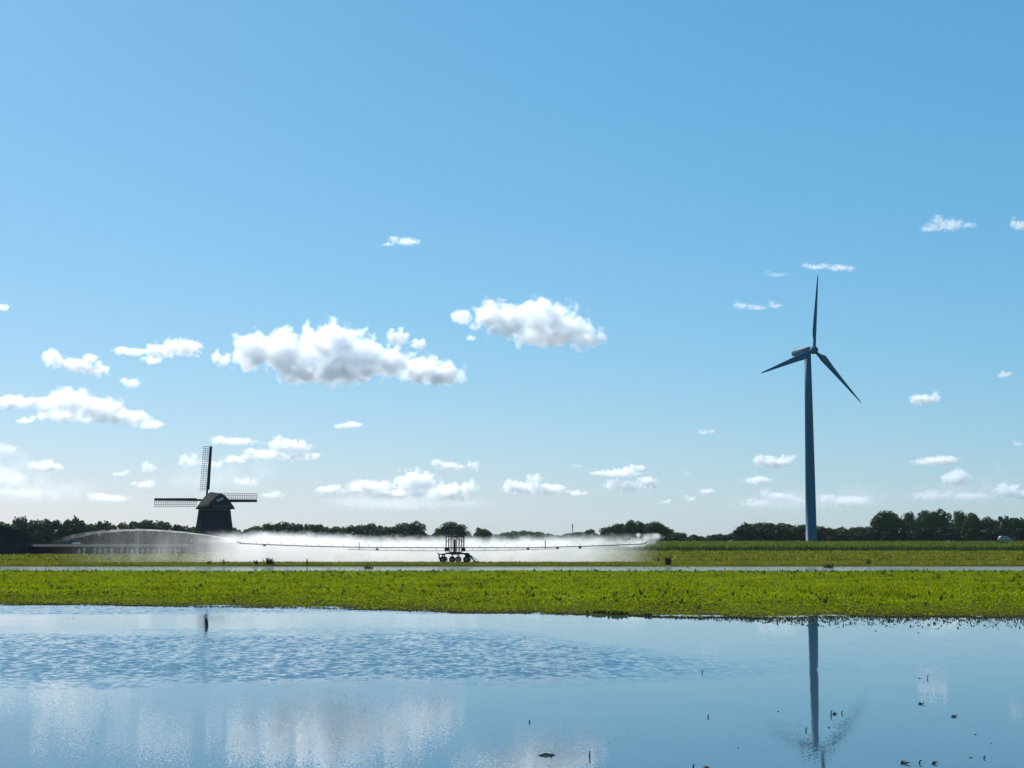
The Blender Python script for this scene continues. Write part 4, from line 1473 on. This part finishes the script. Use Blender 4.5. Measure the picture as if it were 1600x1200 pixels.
# ------------------------------------------------------------------ spray from the boom
def spray_material(name, build):
    m, n, l = new_mat(name)
    out = n.new('ShaderNodeOutputMaterial')
    vol = n.new('ShaderNodeVolumePrincipled')
    vol.inputs['Color'].default_value = (.99, .985, 1.0, 1)
    vol.inputs['Anisotropy'].default_value = .45
    tc = n.new('ShaderNodeTexCoord')
    sep = n.new('ShaderNodeSeparateXYZ')
    l.new(tc.outputs['Object'], sep.inputs[0])
    d = build(n, l, tc, sep)
    l.new(d, vol.inputs['Density'])
    l.new(vol.outputs['Volume'], out.inputs['Volume'])
    return m

def smr(n, l, v, a, b, c=0.0, d=1.0):
    m = n.new('ShaderNodeMapRange')
    m.interpolation_type = 'SMOOTHSTEP'
    for k, x in (('From Min', a), ('From Max', b), ('To Min', c), ('To Max', d)):
        m.inputs[k].default_value = x
    l.new(v, m.inputs['Value'])
    return m.outputs['Result']

def vnoise(n, l, tc, sc, det, rough=.6):
    mp = n.new('ShaderNodeMapping')
    mp.inputs['Scale'].default_value = sc
    l.new(tc.outputs['Object'], mp.inputs['Vector'])
    t = nd(n, 'ShaderNodeTexNoise', Scale=1.0, Detail=det, Roughness=rough)
    l.new(mp.outputs['Vector'], t.inputs['Vector'])
    return t.outputs['Fac']

def hull_box(name, poly, y0, y1, mat, loc):
    """poly: outline in local x, z; pulled out between depths y0 and y1."""
    nP = len(poly)
    b = MB().add([(x, y0, z) for x, z in poly] + [(x, y1, z) for x, z in poly],
                 [tuple(range(nP - 1, -1, -1)), tuple(range(nP, 2 * nP))] + [(i, (i + 1) % nP, (i + 1) % nP + nP, i + nP) for i in range(nP)])
    return b.build(name, mat, None, False, loc)

SY = IY - .35
def lx_(px):
    return (px - 711) / IP
def lz_(py):
    return (878 - py) / IP
# boom height along x, for the bright band above it
def build_main(n, l, tc, sep):
    x, z = sep.outputs['X'], sep.outputs['Z']
    big = vnoise(n, l, tc, (.55, .3, .9), 4.0)
    fine = vnoise(n, l, tc, (2.6, .6, 2.2), 4.0, .65)
    # top of the spray rises and falls
    rag = mth(n, l, 'ADD', mth(n, l, 'MULTIPLY', mth(n, l, 'SUBTRACT', big, .5), 1.7), mth(n, l, 'MULTIPLY', mth(n, l, 'SUBTRACT', fine, .5), 1.0))
    lift = smr(n, l, x, lx_(640), lx_(380), 0.0, .42)
    lift2 = smr(n, l, x, lx_(860), lx_(1000), 0.0, .25)
    zz = mth(n, l, 'SUBTRACT', mth(n, l, 'SUBTRACT', z, lift), lift2)
    zt = mth(n, l, 'SUBTRACT', zz, mth(n, l, 'MULTIPLY', rag, .8))
    up = smr(n, l, zt, 2.35, 1.15)                      # wisps fade upwards
    above = smr(n, l, zz, 1.18, 1.42)                   # thickest just over the pipe
    core = mth(n, l, 'ADD', .21, mth(n, l, 'MULTIPLY', above, .18))
    ends = mth(n, l, 'MULTIPLY', smr(n, l, x, lx_(285), lx_(410), .0, 1.0), smr(n, l, x, lx_(1025), lx_(850), .08, 1.0))
    tail = smr(n, l, x, lx_(1047), lx_(985))
    mod = smr(n, l, mth(n, l, 'ADD', mth(n, l, 'MULTIPLY', big, .6), mth(n, l, 'MULTIPLY', fine, .4)), .3, .7, .55, 1.35)
    d = mth(n, l, 'MULTIPLY', mth(n, l, 'MULTIPLY', up, core), mth(n, l, 'MULTIPLY', ends, tail))
    return mth(n, l, 'MULTIPLY', d, mod)
mm = spray_material('spray_fog', build_main)
z0 = lz_(879.5)
poly = [(lx_(280), z0), (lx_(1050), z0), (lx_(1050), 2.75), (lx_(280), 2.95)]
mist = hull_box('spray_mist', poly, 0, 9.0, mm, (IC.x, SY, IZ))
tag(mist, 'white veil of spray hanging along the long boom', 'spray', None, 'stuff')

# the long jet thrown from the left end of the boom
ARC = [(379, 845.2), (350, 840.2), (320, 835.6), (290, 831.8), (255, 828.8), (220, 827.4), (185, 828.4), (150, 831.6), (118, 837), (92, 844), (74, 851), (62, 859), (56, 866)]
def build_arc(n, l, tc, sep):
    x = sep.outputs['X']
    fine = vnoise(n, l, tc, (1.4, 1.4, 3.0), 4.0, .65)
    f = smr(n, l, x, lx_(75), lx_(375), .0, 5.5)
    return mth(n, l, 'MULTIPLY', mth(n, l, 'MULTIPLY', f, .9), smr(n, l, fine, .32, .62, .35, 1.2))
ja = spray_material('jet_fog', build_arc)
pts = [Vector((lx_(a), 1.0, lz_(b_))) for a, b_ in ARC]
rd = [.05, .06, .06, .065, .075, .09, .11, .15, .20, .26, .32, .38, .40]
jet = MB().tube(pts, rd, 10).build('water_jet', ja, None, True, (IC.x, SY, IZ))
tag(jet, 'long arching water jet thrown left past the windmill', 'water jet')
def build_veil(n, l, tc, sep):
    x, z = sep.outputs['X'], sep.outputs['Z']
    fine = vnoise(n, l, tc, (1.1, .8, .45), 5.0, .62)
    fx = smr(n, l, x, lx_(66), lx_(330), .0, 1.0)
    k = smr(n, l, z, 2.9, .6, .65, 1.0)
    return mth(n, l, 'MULTIPLY', mth(n, l, 'MULTIPLY', fx, k), smr(n, l, fine, .3, .7, .012, .10))
vm = spray_material('veil_fog', build_veil)
vp = [(lx_(a), lz_(b_) + .02) for a, b_ in ARC] + [(lx_(62), z0), (lx_(410), z0), (lx_(410), lz_(846))]
veil = hull_box('spray_veil', vp[::-1], -.5, 4.0, vm, (IC.x, SY, IZ))
tag(veil, 'thin veil of drops falling under the long water jet', 'spray', None, 'stuff')
# billowing plume at the right end
PLUME = [(985, 850, 20, 6), (1000, 847, 18, 8), (1012, 842, 16, 9), (1024, 838.5, 11, 6.5), (997, 836, 5, 4)]
uP = IY / F
cxp, cyp = 1006, 845
Pl = [(x - cxp, 0, cyp - y, rx * 1.1, 14, ry * 1.15) for x, y, rx, ry in PLUME]
pm = cloud_material('plume_fog', Pl, uP, 1.5, .5, 1.0, 77)
for nn in pm.node_tree.nodes:
    if nn.type == 'TEX_NOISE':
        nn.inputs['Scale'].default_value = .13
    if nn.type == 'PRINCIPLED_VOLUME':
        nn.inputs['Anisotropy'].default_value = .45
pl_ = link('spray_plume', hull('spray_plume', Pl, uP), pm, None, Vector((IC.x + (cxp - 711) / IP, SY + .9, IZ + (878 - cyp) / IP)))
tag(pl_, 'billowing white plume of spray at the right end of the boom', 'spray')

# ------------------------------------------------------------------ air between here and the far trees
hz, n, l = new_mat('haze')
out = n.new('ShaderNodeOutputMaterial')
vol = n.new('ShaderNodeVolumePrincipled')
vol.inputs['Color'].default_value = (.72, .86, 1.0, 1)
vol.inputs['Density'].default_value = 0.00005
vol.inputs['Anisotropy'].default_value = .2
l.new(vol.outputs['Volume'], out.inputs['Volume'])
zb, zt = -3.0, 78.0
S = 4300.0
b = MB().box((0, 0, (zb + zt) / 2), (2 * S, 2 * S, zt - zb))
hb_ = b.build('haze', hz)
tag(hb_, kind='stuff')
